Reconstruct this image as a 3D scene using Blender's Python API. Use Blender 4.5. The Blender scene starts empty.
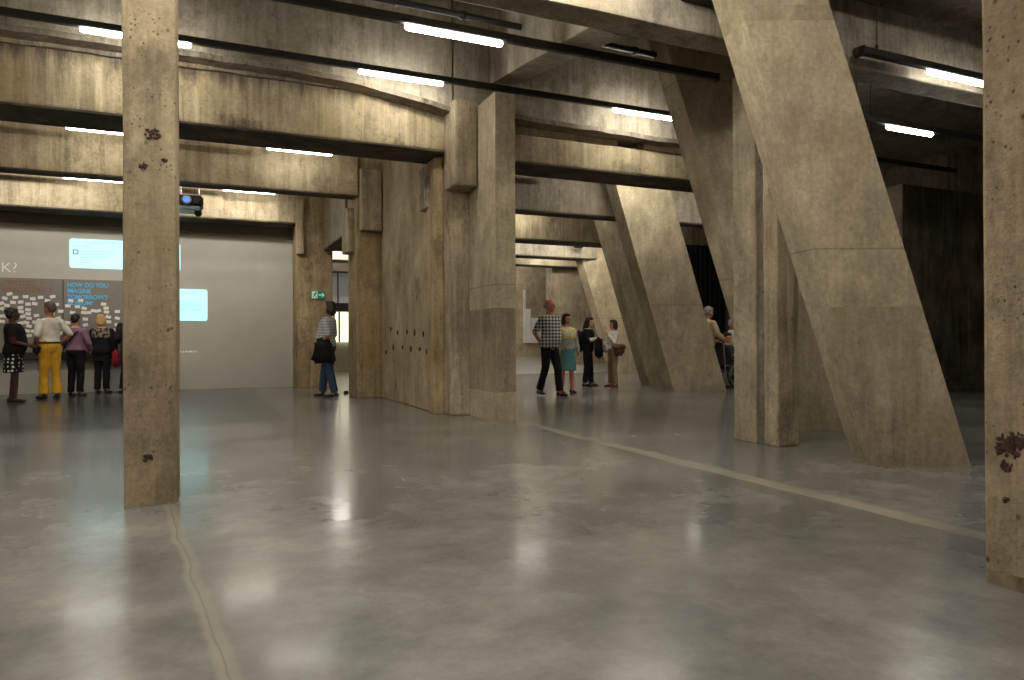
import bpy, bmesh, math, random
from mathutils import Vector, Matrix, noise
random.seed(7)
scene = bpy.context.scene
COL = scene.collection
PI = math.pi
# ------------------------------------------------------------------ camera geometry (1024x680)
F = 702.0; H = 0.98; TH = math.radians(23.9); PT = math.atan(2/702.0); RO = 0.0045
c_, s_ = math.cos(TH), math.sin(TH)
R0 = Vector((c_, -s_, 0)); F0 = Vector((s_, c_, 0)); UP = Vector((0, 0, 1))
FW = F0*math.cos(PT) + UP*math.sin(PT)
U1 = UP*math.cos(PT) - F0*math.sin(PT)
CR = R0*math.cos(RO) - U1*math.sin(RO)
CU = U1*math.cos(RO) + R0*math.sin(RO)
EYE = Vector((0, 0, H))
def ray(px, py): return FW + CR*((px-512)/F) + CU*((340-py)/F)
def onp(px, py, ax, v):
    d = ray(px, py); return EYE + d*((v-EYE[ax])/d[ax])
def G(px, py, z=0.0): return onp(px, py, 2, z)
def oY(px, py, Y): return onp(px, py, 1, Y)
def oX(px, py, X): return onp(px, py, 0, X)
def oK(px, py, k): return EYE + ray(px, py)*k
cam_d = bpy.data.cameras.new('camera'); cam = bpy.data.objects.new('camera', cam_d); COL.objects.link(cam)
cam_d.sensor_width = 36.0; cam_d.lens = 36.0*F/1024; cam_d.clip_start = 0.05; cam_d.clip_end = 200
M = Matrix.Identity(4)
for i in range(3): M[i][0] = CR[i]; M[i][1] = CU[i]; M[i][2] = -FW[i]; M[i][3] = EYE[i]
cam.matrix_world = M
scene.camera = cam
vs = scene.view_settings
vs.view_transform = 'Standard'; vs.look = 'None'; vs.gamma = 1.0; vs.use_curve_mapping = False
vs.exposure = 1.2
w = bpy.data.worlds.new('world'); scene.world = w; w.use_nodes = True
w.node_tree.nodes['Background'].inputs[0].default_value = (0.9, 0.85, 0.75, 1)
w.node_tree.nodes['Background'].inputs[1].default_value = 0.0
try:
    scene.cycles.max_bounces = 8; scene.cycles.diffuse_bounces = 5; scene.cycles.glossy_bounces = 4
    scene.cycles.use_denoising = True; scene.cycles.caustics_reflective = False
    scene.cycles.sample_clamp_indirect = 6.0
except Exception: pass

# ------------------------------------------------------------------ materials
def srgb(r, g, b):
    f = lambda v: ((v/255.0)/12.92 if v <= 10 else (((v/255.0)+.055)/1.055)**2.4)
    return (f(r), f(g), f(b), 1)
class NT:
    def __init__(s, name):
        s.m = bpy.data.materials.new(name); s.m.use_nodes = True; s.t = s.m.node_tree
        s.b = s.t.nodes['Principled BSDF']
    def n(s, typ, **kw):
        nd = s.t.nodes.new(typ)
        for k, v in kw.items():
            if k.startswith('i_'):
                key = k[2:]; key = int(key) if key.isdigit() else key.replace('_', ' ')
                nd.inputs[key].default_value = v
            else: setattr(nd, k, v)
        return nd
    def l(s, a, b): s.t.links.new(a, b)
    def pos(s, scale=(1, 1, 1), off=(0, 0, 0), obj=False):
        src = s.n('ShaderNodeTexCoord').outputs['Object'] if obj else s.n('ShaderNodeNewGeometry').outputs['Position']
        mp = s.n('ShaderNodeMapping'); mp.inputs['Scale'].default_value = scale; mp.inputs['Location'].default_value = off
        s.l(src, mp.inputs['Vector']); return mp.outputs[0]
    def noise(s, vec, sc, det=4, rough=.55):
        nd = s.n('ShaderNodeTexNoise', i_Scale=sc, i_Detail=det, i_Roughness=rough); s.l(vec, nd.inputs['Vector']); return nd.outputs['Fac']
    def ramp(s, fac, a, b, ca=(0, 0, 0, 1), cb=(1, 1, 1, 1)):
        r = s.n('ShaderNodeValToRGB'); e = r.color_ramp.elements
        e[0].position = a; e[0].color = ca; e[1].position = b; e[1].color = cb; s.l(fac, r.inputs[0]); return r.outputs[0]
    def mix(s, fac, a, b, mode='MIX'):
        m = s.n('ShaderNodeMix', data_type='RGBA', blend_type=mode)
        for sock, v in ((m.inputs[0], fac), (m.inputs[6], a), (m.inputs[7], b)):
            if hasattr(v, 'node'): s.l(v, sock)
            else: sock.default_value = v
        return m.outputs[2]
    def math(s, op, a, b=0.0, c=0.0):
        m = s.n('ShaderNodeMath', operation=op)
        for i, v in enumerate((a, b, c)):
            if hasattr(v, 'node'): s.l(v, m.inputs[i])
            else: m.inputs[i].default_value = v
        return m.outputs[0]
    def bump(s, h, st=.3, d=.02):
        b = s.n('ShaderNodeBump', i_Strength=st, i_Distance=d); s.l(h, b.inputs['Height']); s.l(b.outputs[0], s.b.inputs['Normal'])
def flat(name, col, rough=.6, metal=0.0, emit=0.0, nz=.12, sc=20, spec=.5):
    k = NT(name); b = k.b
    b.inputs['Roughness'].default_value = rough; b.inputs['Metallic'].default_value = metal
    b.inputs['Specular IOR Level'].default_value = spec
    if nz:
        v = k.noise(k.pos(obj=True), sc)
        d = tuple(c*(1-nz) for c in col[:3])+(1,); e = tuple(min(1, c*(1+nz)) for c in col[:3])+(1,)
        k.l(k.ramp(v, .3, .7, d, e), b.inputs['Base Color'])
    else: b.inputs['Base Color'].default_value = col
    if emit:
        b.inputs['Emission Color'].default_value = col; b.inputs['Emission Strength'].default_value = emit
    return k.m
def concrete(name, base, dark, light, streak=.5, pits=.5, off=0.0, grain=1.0, boards=0.0, stain=.5, rough=.88, top=None):
    k = NT(name); o = (off, off*1.7, off*.6)
    p = k.pos(off=o)
    D3 = lambda f: (dark[0]*f, dark[1]*f, dark[2]*f, 1)
    L3 = lambda f: (min(1, light[0]*f), min(1, light[1]*f), min(1, light[2]*f), 1)
    blot = k.noise(p, .85, 7, .64)
    col = k.mix(k.ramp(blot, .36, .64), dark, light)
    col = k.mix(.3, col, base)
    mid = k.noise(k.pos((1, 1, .6), o), 3.6, 9, .72)
    col = k.mix(1.0, col, k.ramp(mid, .3, .7, (.66, .65, .63, 1), (1.22, 1.22, 1.2, 1)), 'MULTIPLY')
    fine = k.noise(p, 26, 6, .75)
    col = k.mix(grain, col, k.ramp(fine, .3, .7, (.74, .73, .72, 1), (1.16, 1.16, 1.15, 1)), 'MULTIPLY')
    if streak:
        st = k.noise(k.pos((5.5, 5.5, .35), o), 1.6, 7, .7)
        col = k.mix(k.math('MULTIPLY', k.ramp(st, .48, .68), streak), col, D3(.36))
        st2 = k.noise(k.pos((9, 9, .5), (off+9, 3, 1)), 1.3, 5, .65)
        col = k.mix(k.math('MULTIPLY', k.ramp(st2, .54, .7), streak*.75), col, L3(1.25))
        sx = k.n('ShaderNodeSeparateXYZ'); k.l(k.pos((1, 1, 1), o), sx.inputs[0])
        ln = k.math('LESS_THAN', k.math('FRACT', k.math('MULTIPLY', k.math('ADD', sx.outputs['X'], sx.outputs['Y']), 3.7)), .022)
        col = k.mix(k.math('MULTIPLY', ln, .3*streak), col, D3(.4))
    if boards:
        sx = k.n('ShaderNodeSeparateXYZ'); k.l(k.pos((1, 1, 1), o), sx.inputs[0])
        ln = k.math('LESS_THAN', k.math('FRACT', k.math('MULTIPLY', sx.outputs['Z'], boards)), .006)
        col = k.mix(k.math('MULTIPLY', ln, .5), col, D3(.4))
    if stain:
        sn = k.noise(k.pos((1.4, 1.4, .9), (off*2+4, 1, 7)), 1.1, 9, .74)
        col = k.mix(k.math('MULTIPLY', k.ramp(sn, .54, .64), stain), col, D3(.3))
        rn = k.noise(k.pos((1.1, 1.1, .7), (off+14, 5, 2)), 1.0, 6, .65)
        col = k.mix(k.math('MULTIPLY', k.ramp(rn, .52, .68), stain*.55), col, (.38, .25, .10, 1))
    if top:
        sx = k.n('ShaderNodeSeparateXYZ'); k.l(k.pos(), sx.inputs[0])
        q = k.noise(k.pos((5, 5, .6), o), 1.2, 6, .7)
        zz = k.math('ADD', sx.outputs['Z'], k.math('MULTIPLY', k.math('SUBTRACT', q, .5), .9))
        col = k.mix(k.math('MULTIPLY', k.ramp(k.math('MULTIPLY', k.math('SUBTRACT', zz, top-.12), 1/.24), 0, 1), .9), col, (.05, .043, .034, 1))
    if pits:
        for sc_, r_, o2 in ((15.0, .17, 0), (34.0, .2, 3)):
            v = k.n('ShaderNodeTexVoronoi', i_Scale=sc_); k.l(k.pos((1, 1, .8), (off+o2, o2, off)), v.inputs['Vector'])
            mask = k.ramp(k.noise(k.pos(off=(o2, off, 1)), 5, 3), .5, .6)
            pit = k.math('MULTIPLY', k.ramp(v.outputs['Distance'], r_*.6, r_*1.25, (1, 1, 1, 1), (0, 0, 0, 1)), mask)
            col = k.mix(k.math('MULTIPLY', pit, pits), col, (.03, .024, .017, 1))
    k.l(col, k.b.inputs['Base Color']); k.b.inputs['Roughness'].default_value = rough
    k.b.inputs['Specular IOR Level'].default_value = .25
    k.bump(k.math('ADD', fine, mid), .45, .015)
    return k.m
CW = [(.43, 0.3499, 0.2279, 1), (.28, 0.2236, 0.1406, 1), (.54, 0.4471, 0.3007, 1)]
MC = {
 'beam': concrete('board_marked_concrete', *CW, streak=.5, pits=.3, off=1.3, stain=.6),
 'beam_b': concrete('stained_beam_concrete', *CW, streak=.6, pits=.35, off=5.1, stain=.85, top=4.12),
 'upper': concrete('grey_upper_concrete', (.36, 0.3208, 0.2571, 1), (.23, 0.1993, 0.1552, 1), (.47, 0.4180, 0.3346, 1), streak=.45, pits=.3, off=8.4, stain=.5),
 'rough': concrete('broken_concrete_edge', (.17, 0.1458, 0.1164, 1), (.08, 0.0680, 0.0534, 1), (.36, 0.3159, 0.2522, 1), streak=.4, pits=.8, off=3.3, stain=.9),
 'pillar': concrete('pitted_column_concrete', (.36, 0.2819, 0.1843, 1), (.24, 0.1847, 0.1164, 1), (.46, 0.3694, 0.2473, 1), streak=.35, pits=.85, off=2.2, stain=.5),
 'pier': concrete('streaked_pier_concrete', (.39, 0.3208, 0.2182, 1), (.24, 0.1895, 0.1261, 1), (.53, 0.4423, 0.3201, 1), streak=.6, pits=.45, off=6.6, stain=.6),
 'ochre': concrete('ochre_stained_concrete', (.42, 0.3110, 0.1697, 1), (.27, 0.1944, 0.0970, 1), (.52, 0.4082, 0.2522, 1), streak=.5, pits=.45, off=11.6, stain=.6),
 'wall': concrete('ochre_wall_concrete', (.42, 0.3353, 0.2134, 1), (.28, 0.2187, 0.1358, 1), (.53, 0.4374, 0.2910, 1), streak=.35, pits=.35, off=4.4, stain=.55),
 'smooth': concrete('smooth_cast_concrete', (.49, 0.4131, 0.2861, 1), (.37, 0.3062, 0.2085, 1), (.57, 0.4909, 0.3492, 1), streak=.25, pits=.2, off=9.1, stain=.25, boards=0.42),
 'smooth_b': concrete('smooth_lower_concrete', (.40, 0.3353, 0.2328, 1), (.30, 0.2479, 0.1697, 1), (.47, 0.3985, 0.2813, 1), streak=.3, pits=.2, off=7.7, stain=.35),
 'band': concrete('darker_old_render', (.31, 0.2576, 0.1746, 1), (.22, 0.1798, 0.1212, 1), (.38, 0.3208, 0.2231, 1), streak=.4, pits=.25, off=21.7, stain=.4),
 'dark': concrete('dark_streaked_concrete', (.15, 0.1264, 0.0970, 1), (.07, 0.0583, 0.0436, 1), (.23, 0.1944, 0.1503, 1), streak=.7, pits=.3, off=15.2, stain=.6),  # dark tone for the near ceiling and right-hand walls
 'soffit': concrete('dark_soffit_concrete', (.085, 0.0719, 0.0563, 1), (.05, 0.0428, 0.0340, 1), (.13, 0.1118, 0.0873, 1), streak=.0, pits=.3, off=17.2, stain=.5),
 'ceil': concrete('ceiling_concrete', (.25, 0.2187, 0.1746, 1), (.15, 0.1312, 0.1018, 1), (.34, 0.3013, 0.2425, 1), streak=.0, pits=.2, off=12.9, stain=.6),
}
def floor_mat():
    k = NT('polished_concrete_floor'); p = k.pos()
    a = k.noise(p, .45, 4, .5); b = k.noise(p, 1.6, 5, .55); f = k.noise(p, 34, 5, .75); c = k.noise(k.pos(off=(7, 3, 0)), 5.5, 8, .7)
    col = k.mix(k.ramp(a, .3, .7), (.143, .146, .14, 1), (.238, .236, .217, 1))
    col = k.mix(1.0, col, k.ramp(b, .28, .72, (.58, .58, .595, 1), (1.32, 1.3, 1.24, 1)), 'MULTIPLY')
    col = k.mix(.8, col, k.ramp(c, .3, .7, (.74, .74, .74, 1), (1.2, 1.2, 1.18, 1)), 'MULTIPLY')
    col = k.mix(.6, col, k.ramp(f, .3, .7, (.85, .85, .85, 1), (1.12, 1.12, 1.12, 1)), 'MULTIPLY')
    sx = k.n('ShaderNodeSeparateXYZ'); k.l(p, sx.inputs[0]); X, Y = sx.outputs['X'], sx.outputs['Y']
    wob = k.math('MULTIPLY', k.math('SUBTRACT', k.noise(p, 1.2, 6, .6), .5), .10)
    Xw = k.math('ADD', X, wob); Yw = k.math('ADD', Y, wob)
    def soft(v, c_, wd): # 1 inside a band, soft edges
        d = k.math('ABSOLUTE', k.math('SUBTRACT', v, c_)); return k.ramp(k.math('DIVIDE', d, wd*2), .3, .62, (1, 1, 1, 1), (0, 0, 0, 1))
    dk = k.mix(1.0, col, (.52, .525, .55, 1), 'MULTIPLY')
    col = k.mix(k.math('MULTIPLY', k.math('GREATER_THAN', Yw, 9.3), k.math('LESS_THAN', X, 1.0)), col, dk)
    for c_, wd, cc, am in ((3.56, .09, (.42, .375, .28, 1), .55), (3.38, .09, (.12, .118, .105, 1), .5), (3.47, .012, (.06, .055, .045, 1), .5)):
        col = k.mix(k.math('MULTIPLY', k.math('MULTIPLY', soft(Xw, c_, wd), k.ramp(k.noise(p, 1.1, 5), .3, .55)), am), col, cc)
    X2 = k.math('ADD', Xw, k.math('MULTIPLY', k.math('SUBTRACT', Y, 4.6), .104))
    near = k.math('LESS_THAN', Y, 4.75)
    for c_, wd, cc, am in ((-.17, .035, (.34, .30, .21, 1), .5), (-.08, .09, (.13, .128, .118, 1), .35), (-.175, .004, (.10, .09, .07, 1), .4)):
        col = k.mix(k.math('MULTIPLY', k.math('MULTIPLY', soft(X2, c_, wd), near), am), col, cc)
    k.l(col, k.b.inputs['Base Color'])
    k.b.inputs['Roughness'].default_value = .27
    k.b.inputs['Specular IOR Level'].default_value = .5
    k.b.inputs['Coat Weight'].default_value = .25; k.b.inputs['Coat Roughness'].default_value = .11
    k.bump(k.noise(k.pos(off=(2, 2, 2)), 2.2, 2, .4), .05, .01)
    return k.m
FLOOR = floor_mat()
BLACKM = flat('black_painted_metal', (.012, .012, .012, 1), .45)
DARKM = flat('dark_plastic', (.02, .02, .022, 1), .5)
LAMP = flat('fluorescent_diffuser', (1.0, .955, .85, 1), .4, emit=32.0, nz=0)
PWALL = flat('grey_painted_wall', srgb(172, 167, 154), .75, nz=.04, sc=3)
BOARD = flat('grey_pin_board', srgb(120, 114, 104), .85, nz=.06, sc=6)
PAPER = flat('white_note_paper', srgb(225, 218, 208), .8, nz=.04)
CARD = flat('projected_light_panel', srgb(176, 232, 240), .8, emit=.36, nz=0)
CARDTXT = flat('projected_grey_text', srgb(140, 200, 206), .8, emit=.38, nz=0)
CARDTHUMB = flat('projected_dark_picture', srgb(70, 95, 98), .8, emit=.3, nz=0)
BLUE = flat('projected_blue_text', srgb(70, 165, 205), .8, emit=.15, nz=0)
WTXT = flat('projected_white_text', srgb(215, 212, 204), .8, emit=.1, nz=0)
RED = flat('red_lettering', srgb(146, 82, 68), .8, nz=0)
GREEN = flat('exit_sign_green', srgb(14, 120, 92), .5, emit=.12, nz=0)
SIGNW = flat('exit_sign_white', srgb(205, 220, 205), .5, emit=.12, nz=0)
WHITEP = flat('white_painted_panel', srgb(222, 220, 212), .7, nz=.03)
CHROME = flat('brushed_steel', (.5, .5, .5, 1), .3, metal=1.0)
RUBBER = flat('black_rubber', (.015, .015, .015, 1), .8)
RUST = flat('rusted_iron', (.05, .025, .013, 1), .9, nz=.5, sc=40)
BAYDARK = flat('bay_darkness', (.006, .006, .006, 1), .95)

# ------------------------------------------------------------------ mesh helpers
def link(name, bm, mat, parent=None, smooth=False):
    bmesh.ops.recalc_face_normals(bm, faces=bm.faces)
    me = bpy.data.meshes.new(name); bm.to_mesh(me); bm.free()
    me.materials.append(mat)
    if smooth:
        for p in me.polygons: p.use_smooth = True
    o = bpy.data.objects.new(name, me); COL.objects.link(o)
    if parent: o.parent = parent
    return o
def tag(o, label=None, cat=None, group=None, kind=None):
    if label: o['label'] = label
    if cat: o['category'] = cat
    if group: o['group'] = group
    if kind: o['kind'] = kind
    return o
def thing(name, label, cat, loc=(0, 0, 0), rz=0.0, group=None):
    o = bpy.data.objects.new(name, None); COL.objects.link(o); o.location = loc; o.rotation_euler = (0, 0, rz)
    o.empty_display_size = .1
    return tag(o, label, cat, group)
def hexa(bm, v):
    """v: 4 bottom (ccw) + 4 top"""
    b = [bm.verts.new(p) for p in v]
    for f in ((3, 2, 1, 0), (4, 5, 6, 7), (0, 1, 5, 4), (1, 2, 6, 5), (2, 3, 7, 6), (3, 0, 4, 7)):
        bm.faces.new([b[i] for i in f])
    return b
def box(bm, x0, x1, y0, y1, z0, z1, M=None):
    v = [Vector(p) for p in ((x0, y0, z0), (x1, y0, z0), (x1, y1, z0), (x0, y1, z0), (x0, y0, z1), (x1, y0, z1), (x1, y1, z1), (x0, y1, z1))]
    if M: v = [M @ p for p in v]
    return hexa(bm, v)
def worn(bm, bev=.02, cell=.35, jit=.006, seed=0.0, vonly=False):
    """bevel the arrises, cut the long edges and roughen them"""
    es = [e for e in bm.edges if not vonly or abs(e.verts[0].co.z-e.verts[1].co.z) > .01]
    if bev: bmesh.ops.bevel(bm, geom=es, offset=bev, segments=2, affect='EDGES', profile=.6)
    for _ in range(6):
        le = [e for e in bm.edges if e.calc_length() > cell*2]
        if not le: break
        bmesh.ops.subdivide_edges(bm, edges=le, cuts=1, use_grid_fill=True)
    for v in bm.verts:
        n = noise.noise_vector(v.co*4.1+Vector((seed, 0, seed)))+noise.noise_vector(v.co*11+Vector((0, seed, 0)))*.5
        v.co += n*jit
def wbox(name, x0, x1, y0, y1, z0, z1, mat, parent=None, bev=.02, cell=.3, jit=.005, vonly=False, seed=None):
    bm = bmesh.new(); box(bm, x0, x1, y0, y1, z0, z1); worn(bm, bev, cell, jit, x0+y0 if seed is None else seed, vonly)
    return link(name, bm, mat, parent)
def sbox(name, x0, x1, y0, y1, z0, z1, mat, parent=None, bev=0.0):
    bm = bmesh.new(); box(bm, x0, x1, y0, y1, z0, z1)
    if bev: bmesh.ops.bevel(bm, geom=list(bm.edges), offset=bev, segments=2, affect='EDGES')
    return link(name, bm, mat, parent)
def frame_for(d):
    d = d.normalized(); a = Vector((0, 0, 1)) if abs(d.z) < .9 else Vector((1, 0, 0))
    x = a.cross(d).normalized(); return x, d.cross(x)
def tube(bm, p0, p1, r0, r1=None, n=12, caps=True):
    p0, p1 = Vector(p0), Vector(p1); r1 = r0 if r1 is None else r1
    x, y = frame_for(p1-p0)
    A = [bm.verts.new(p0+(x*math.cos(2*PI*i/n)+y*math.sin(2*PI*i/n))*r0) for i in range(n)]
    B = [bm.verts.new(p1+(x*math.cos(2*PI*i/n)+y*math.sin(2*PI*i/n))*r1) for i in range(n)]
    for i in range(n): bm.faces.new((A[i], A[(i+1) % n], B[(i+1) % n], B[i]))
    if caps: bm.faces.new(A[::-1]); bm.faces.new(B)
def ball(bm, c, r, M=None, u=14, v=9):
    """ellipsoid: r radius or (rx,ry,rz); M optional 3x3 rotation"""
    r = (r, r, r) if not hasattr(r, '__len__') else r
    m = Matrix.Translation(Vector(c)) @ ((M.to_4x4() if M else Matrix.Identity(4)) @ Matrix.Diagonal((*r, 1)))
    bmesh.ops.create_uvsphere(bm, u_segments=u, v_segments=v, radius=1.0, matrix=m)
def capsule(bm, p0, p1, r0, r1):
    tube(bm, p0, p1, r0, r1); ball(bm, p0, r0, u=12, v=8); ball(bm, p1, r1, u=12, v=8)
def loft(bm, rings, n=24):
    """rings: (centre, rx, ry) horizontal ellipses bottom to top"""
    L = []
    for c, rx, ry in rings:
        L.append([bm.verts.new(Vector(c)+Vector((rx*math.cos(2*PI*i/n), ry*math.sin(2*PI*i/n), 0))) for i in range(n)])
    for a, b in zip(L, L[1:]):
        for i in range(n): bm.faces.new((a[i], a[(i+1) % n], b[(i+1) % n], b[i]))
    bm.faces.new(L[0][::-1]); bm.faces.new(L[-1])
DG = None
def fused(name, bm, mat, parent, voxel=.01, smooth=2, wr=0.0, wsc=14):
    """one continuous skin over the overlapping shapes in bm"""
    me = bpy.data.meshes.new('tmp'); bm.to_mesh(me); bm.free()
    t = bpy.data.objects.new('tmp', me); COL.objects.link(t)
    r = t.modifiers.new('r', 'REMESH'); r.mode = 'VOXEL'; r.voxel_size = voxel
    if smooth:
        sm = t.modifiers.new('s', 'SMOOTH'); sm.factor = .5; sm.iterations = smooth
    dg = bpy.context.evaluated_depsgraph_get()
    m2 = bpy.data.meshes.new_from_object(t.evaluated_get(dg))
    bpy.data.objects.remove(t); bpy.data.meshes.remove(me)
    if wr:
        nr = [v.normal.copy() for v in m2.vertices]
        for v, nn in zip(m2.vertices, nr):
            q = Vector((v.co.x*wsc, v.co.y*wsc, v.co.z*wsc*.55))
            v.co += nn*(noise.noise(q)*wr+noise.noise(q*2.3)*wr*.5)
    m2.name = name; m2.materials.clear(); m2.materials.append(mat)
    for p in m2.polygons: p.use_smooth = True
    o = bpy.data.objects.new(name, m2); COL.objects.link(o); o.parent = parent
    return o
def textmesh(name, body, size, mat, parent, loc, ext=.003, bold=.0, align='LEFT', spacing=1.0, M=None):
    cu = bpy.data.curves.new('t', 'FONT'); cu.body = body; cu.size = size; cu.extrude = ext; cu.offset = bold
    cu.align_x = align; cu.space_line = spacing
    t = bpy.data.objects.new('t', cu); COL.objects.link(t)
    dg = bpy.context.evaluated_depsgraph_get()
    me = bpy.data.meshes.new_from_object(t.evaluated_get(dg)); bpy.data.objects.remove(t); bpy.data.curves.remove(cu)
    m = Matrix.Translation(Vector(loc)) @ (M or Matrix.Rotation(PI/2, 4, 'X'))
    me.transform(m); me.materials.clear(); me.materials.append(mat); me.name = name
    o = bpy.data.objects.new(name, me); COL.objects.link(o); o.parent = parent
    return o
CEIL = 5.6
# ------------------------------------------------------------------ the setting
def struct(o): o['kind'] = 'structure'; return o
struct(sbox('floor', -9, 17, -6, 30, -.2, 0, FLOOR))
struct(sbox('ceiling', -9, 17, -6, 30, CEIL, CEIL+.25, MC['ceil']))
struct(sbox('ceiling_near', -9, 17, -6, 4.78, 4.22, 4.4, MC['dark']))
struct(sbox('wall_left', -9.2, -9, -6, 16.5, 0, CEIL, MC['wall']))
struct(sbox('wall_behind', -9, 17, -6.2, -6, 0, CEIL, MC['wall']))
struct(sbox('wall_projection', -9, oY(293, 300, 16.5).x+.15, 16.5, 16.75, 0, CEIL, PWALL))
WX = 2.96
struct(wbox('wall_partition', WX, WX+.35, 9.2, 12.6, 0, CEIL, MC['wall'], jit=.006, cell=.4))
bm = bmesh.new()
for i in range(22):
    px = 352+i*4.2+random.uniform(-1, 1); q = oX(px, (331 if i % 2 else 349)+random.uniform(-3, 3)+(px-350)*.02, WX-.004)
    if 9.6 < q.y < 12.2: ball(bm, q, (.012, .03+random.random()*.02, .03+random.random()*.03), None, 8, 6)
o = link('drilled_holes', bm, RUST); o.parent = bpy.data.objects['wall_partition']; o['kind'] = 'stuff'
XC = oY(640, 300, 9.0).x
# right hand dark recess: return wall and back wall
xr = oY(914, 300, 9.0).x
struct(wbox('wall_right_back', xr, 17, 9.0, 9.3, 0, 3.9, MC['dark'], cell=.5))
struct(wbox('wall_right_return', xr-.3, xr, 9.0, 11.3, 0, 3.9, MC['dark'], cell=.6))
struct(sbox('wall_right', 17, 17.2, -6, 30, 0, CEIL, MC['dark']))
struct(sbox('wall_far', -3, 17, 29.8, 30, 0, CEIL, MC['upper']))
# far right bay: concrete wall with a recess, a ramp in the floor, black sheet for the dark bay
xa = oY(552, 300, 22.0).x; xb = oY(600, 300, 22).x+3.0
struct(wbox('wall_far_right', xa, xb, 22.0, 22.5, 0, CEIL, MC['smooth_b'], cell=.6))
struct(wbox('wall_recess', oY(500, 300, 25).x, oY(580, 300, 25).x, 25.0, 25.3, 0, CEIL, MC['smooth'], cell=.6))
bm = bmesh.new(); rx0, rx1 = oY(500, 300, 22).x-1.2, xa+2.5
hexa(bm, [Vector(p) for p in ((rx0, 19.4, -.1), (rx1, 19.4, -.1), (rx1, 25, -.1), (rx0, 25, -.1), (rx0, 19.4, .002), (rx1, 19.4, .002), (rx1, 25, .42), (rx0, 25, .42))])
struct(link('floor_ramp', bm, flat('pale_ramp_screed', (.34, .33, .29, 1), .3)))
struct(wbox('wall_left_far_side', 5.3, 5.6, 17.5, 25, 0, CEIL, MC['upper'], cell=.6))
# bright room seen through the gap between the rear piers
wr = struct(sbox('wall_bright_room', 1.5, 5.3, 25.0, 25.2, 0, CEIL, flat('pale_plaster', srgb(190, 185, 170), .8)))

# ------------------------------------------------------------------ pillars and piers
def pillar(label, x0, x1, y0, y1, mat, z1=CEIL, bev=.03, bands=(), jit=.005, cat='pillar'):
    """bands: (name, z0, z1, material, grow) cast or stained bands that split the shaft"""
    t = thing('concrete_pillar', label, cat, ((x0+x1)/2, (y0+y1)/2, 0))
    cx, cy = (x0+x1)/2, (y0+y1)/2
    zs = sorted(bands, key=lambda b: b[1]); z = 0.0; segs = []
    for nm, a, b, m, g in zs: segs.append((nm, a, b, m, g)); z = max(z, b)
    segs.append(('shaft', z, z1, mat, 0))
    for nm, a, b, m, g in segs:
        wbox(nm, x0-g-cx, x1+g-cx, y0-g-cy, y1+g-cy, a, b, m, t, bev, .28, jit, True, x0)
    return t
pl = pillar('square pitted concrete pillar standing alone in front, left of the room', -.43, -.135, 4.80, 5.42, MC['pillar'], z1=3.59, bev=.035,
       bands=())
# patches of old rust and spalling on the front pillar
def spall(name, c, r, parent, mat=RUST, n=30, ax=1):
    bm = bmesh.new()
    for i in range(n):
        a = random.uniform(0, 2*PI); d = r*random.random()**.6
        p = Vector(c); q = [0, 0, 0]; other = [i for i in range(3) if i != ax]
        q[other[0]] = math.cos(a)*d*1.2; q[other[1]] = math.sin(a)*d
        rr = [r*random.uniform(.1, .38) for _ in range(3)]; rr[ax] = .005
        ball(bm, p+Vector(q), rr, u=8, v=6)
    o = link(name, bm, mat, parent); o['kind'] = 'stuff'; return o
for px, py, r in ((152, 134, .035), (143, 166, .02), (165, 160, .015), (148, 458, .022)):
    p = oY(px, py, 4.798); o = spall('rust_stain', (p.x, p.y, p.z), r, None); o.parent = pl; o.matrix_parent_inverse = Matrix.Translation(-Vector(pl.location))
pr = pillar('large pitted concrete pillar cut off by the right edge of the picture', 2.9, 3.42, 1.2, 1.83, MC['pillar'], z1=4.215, bev=.015,
       bands=(('base_band', 0, .06, MC['rough'], .0), ))
for px, py, r in ((1008, 447, .045), (1018, 440, .03), (1006, 466, .02), (1006, 500, .012)):
    p = oX(px, py, 2.9); o = spall('rusted_bolt_hole', (p.x, p.y, p.z), r, None, ax=0, n=34); o.parent = pr; o.matrix_parent_inverse = Matrix.Translation(-Vector(pr.location))
# E: central blade pillar, darker cast band below
E = pillar('tall smooth concrete blade pillar in the middle of the hall with darker lower band', 3.30, 3.57, 7.93, 8.86, MC['smooth'], z1=4.05, bev=.012,
       bands=(('plinth_band', 0, .36, MC['smooth'], .0), ('lower_band', .36, 1.40, MC['band'], .0)), jit=.003)
# D: rough pier with a capital block carrying the left beam
D = thing('concrete_pier', 'rough pier with corbel block under the nearest left beam, joined to the central pillar', 'pillar', (3.18, 9.0, 0))
wbox('shaft', -.14, .24, -.12, .45, 0, 4.16, MC['pier'], D, .03, .2, .012)
wbox('corbel_block', 2.98-3.18, 3.295-3.18, 8.5-9.0, 8.95-9.0, 3.0, 4.12, MC['pier'], D, .03, .2, .012)
wbox('side_corbel', 2.86-3.18, 3.05-3.18, 9.35-9.0, 9.75-9.0, 2.85, 3.45, MC['pier'], D, .03, .2, .012)
wbox('buttress_strip', 2.9-3.18, 3.05-3.18, 9.15-9.0, 9.5-9.0, 0, 3.5, MC['ochre'], D, .03, .2, .01)
# C
xc0, xc1 = oY(357, 380, 12.45).x, oY(377, 380, 12.45).x
C = thing('concrete_pier', 'ochre-stained pier with corbel at the far end of the long left wall', 'pillar', ((xc0+xc1)/2, 12.7, 0))
hw = (xc1-xc0)/2
wbox('shaft', -hw, hw+.1, -.25, .55, 0, CEIL, MC['ochre'], C, .03, .25, .01)
wbox('corbel_block', -hw+.05, hw+.06, -.42, -.2, 2.95, 4.05, MC['pier'], C, .03, .2, .012)
wbox('side_corbel', -hw-.14, -hw+.04, -.05, .4, 2.6, 3.4, MC['pier'], C, .03, .2, .012)
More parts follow.
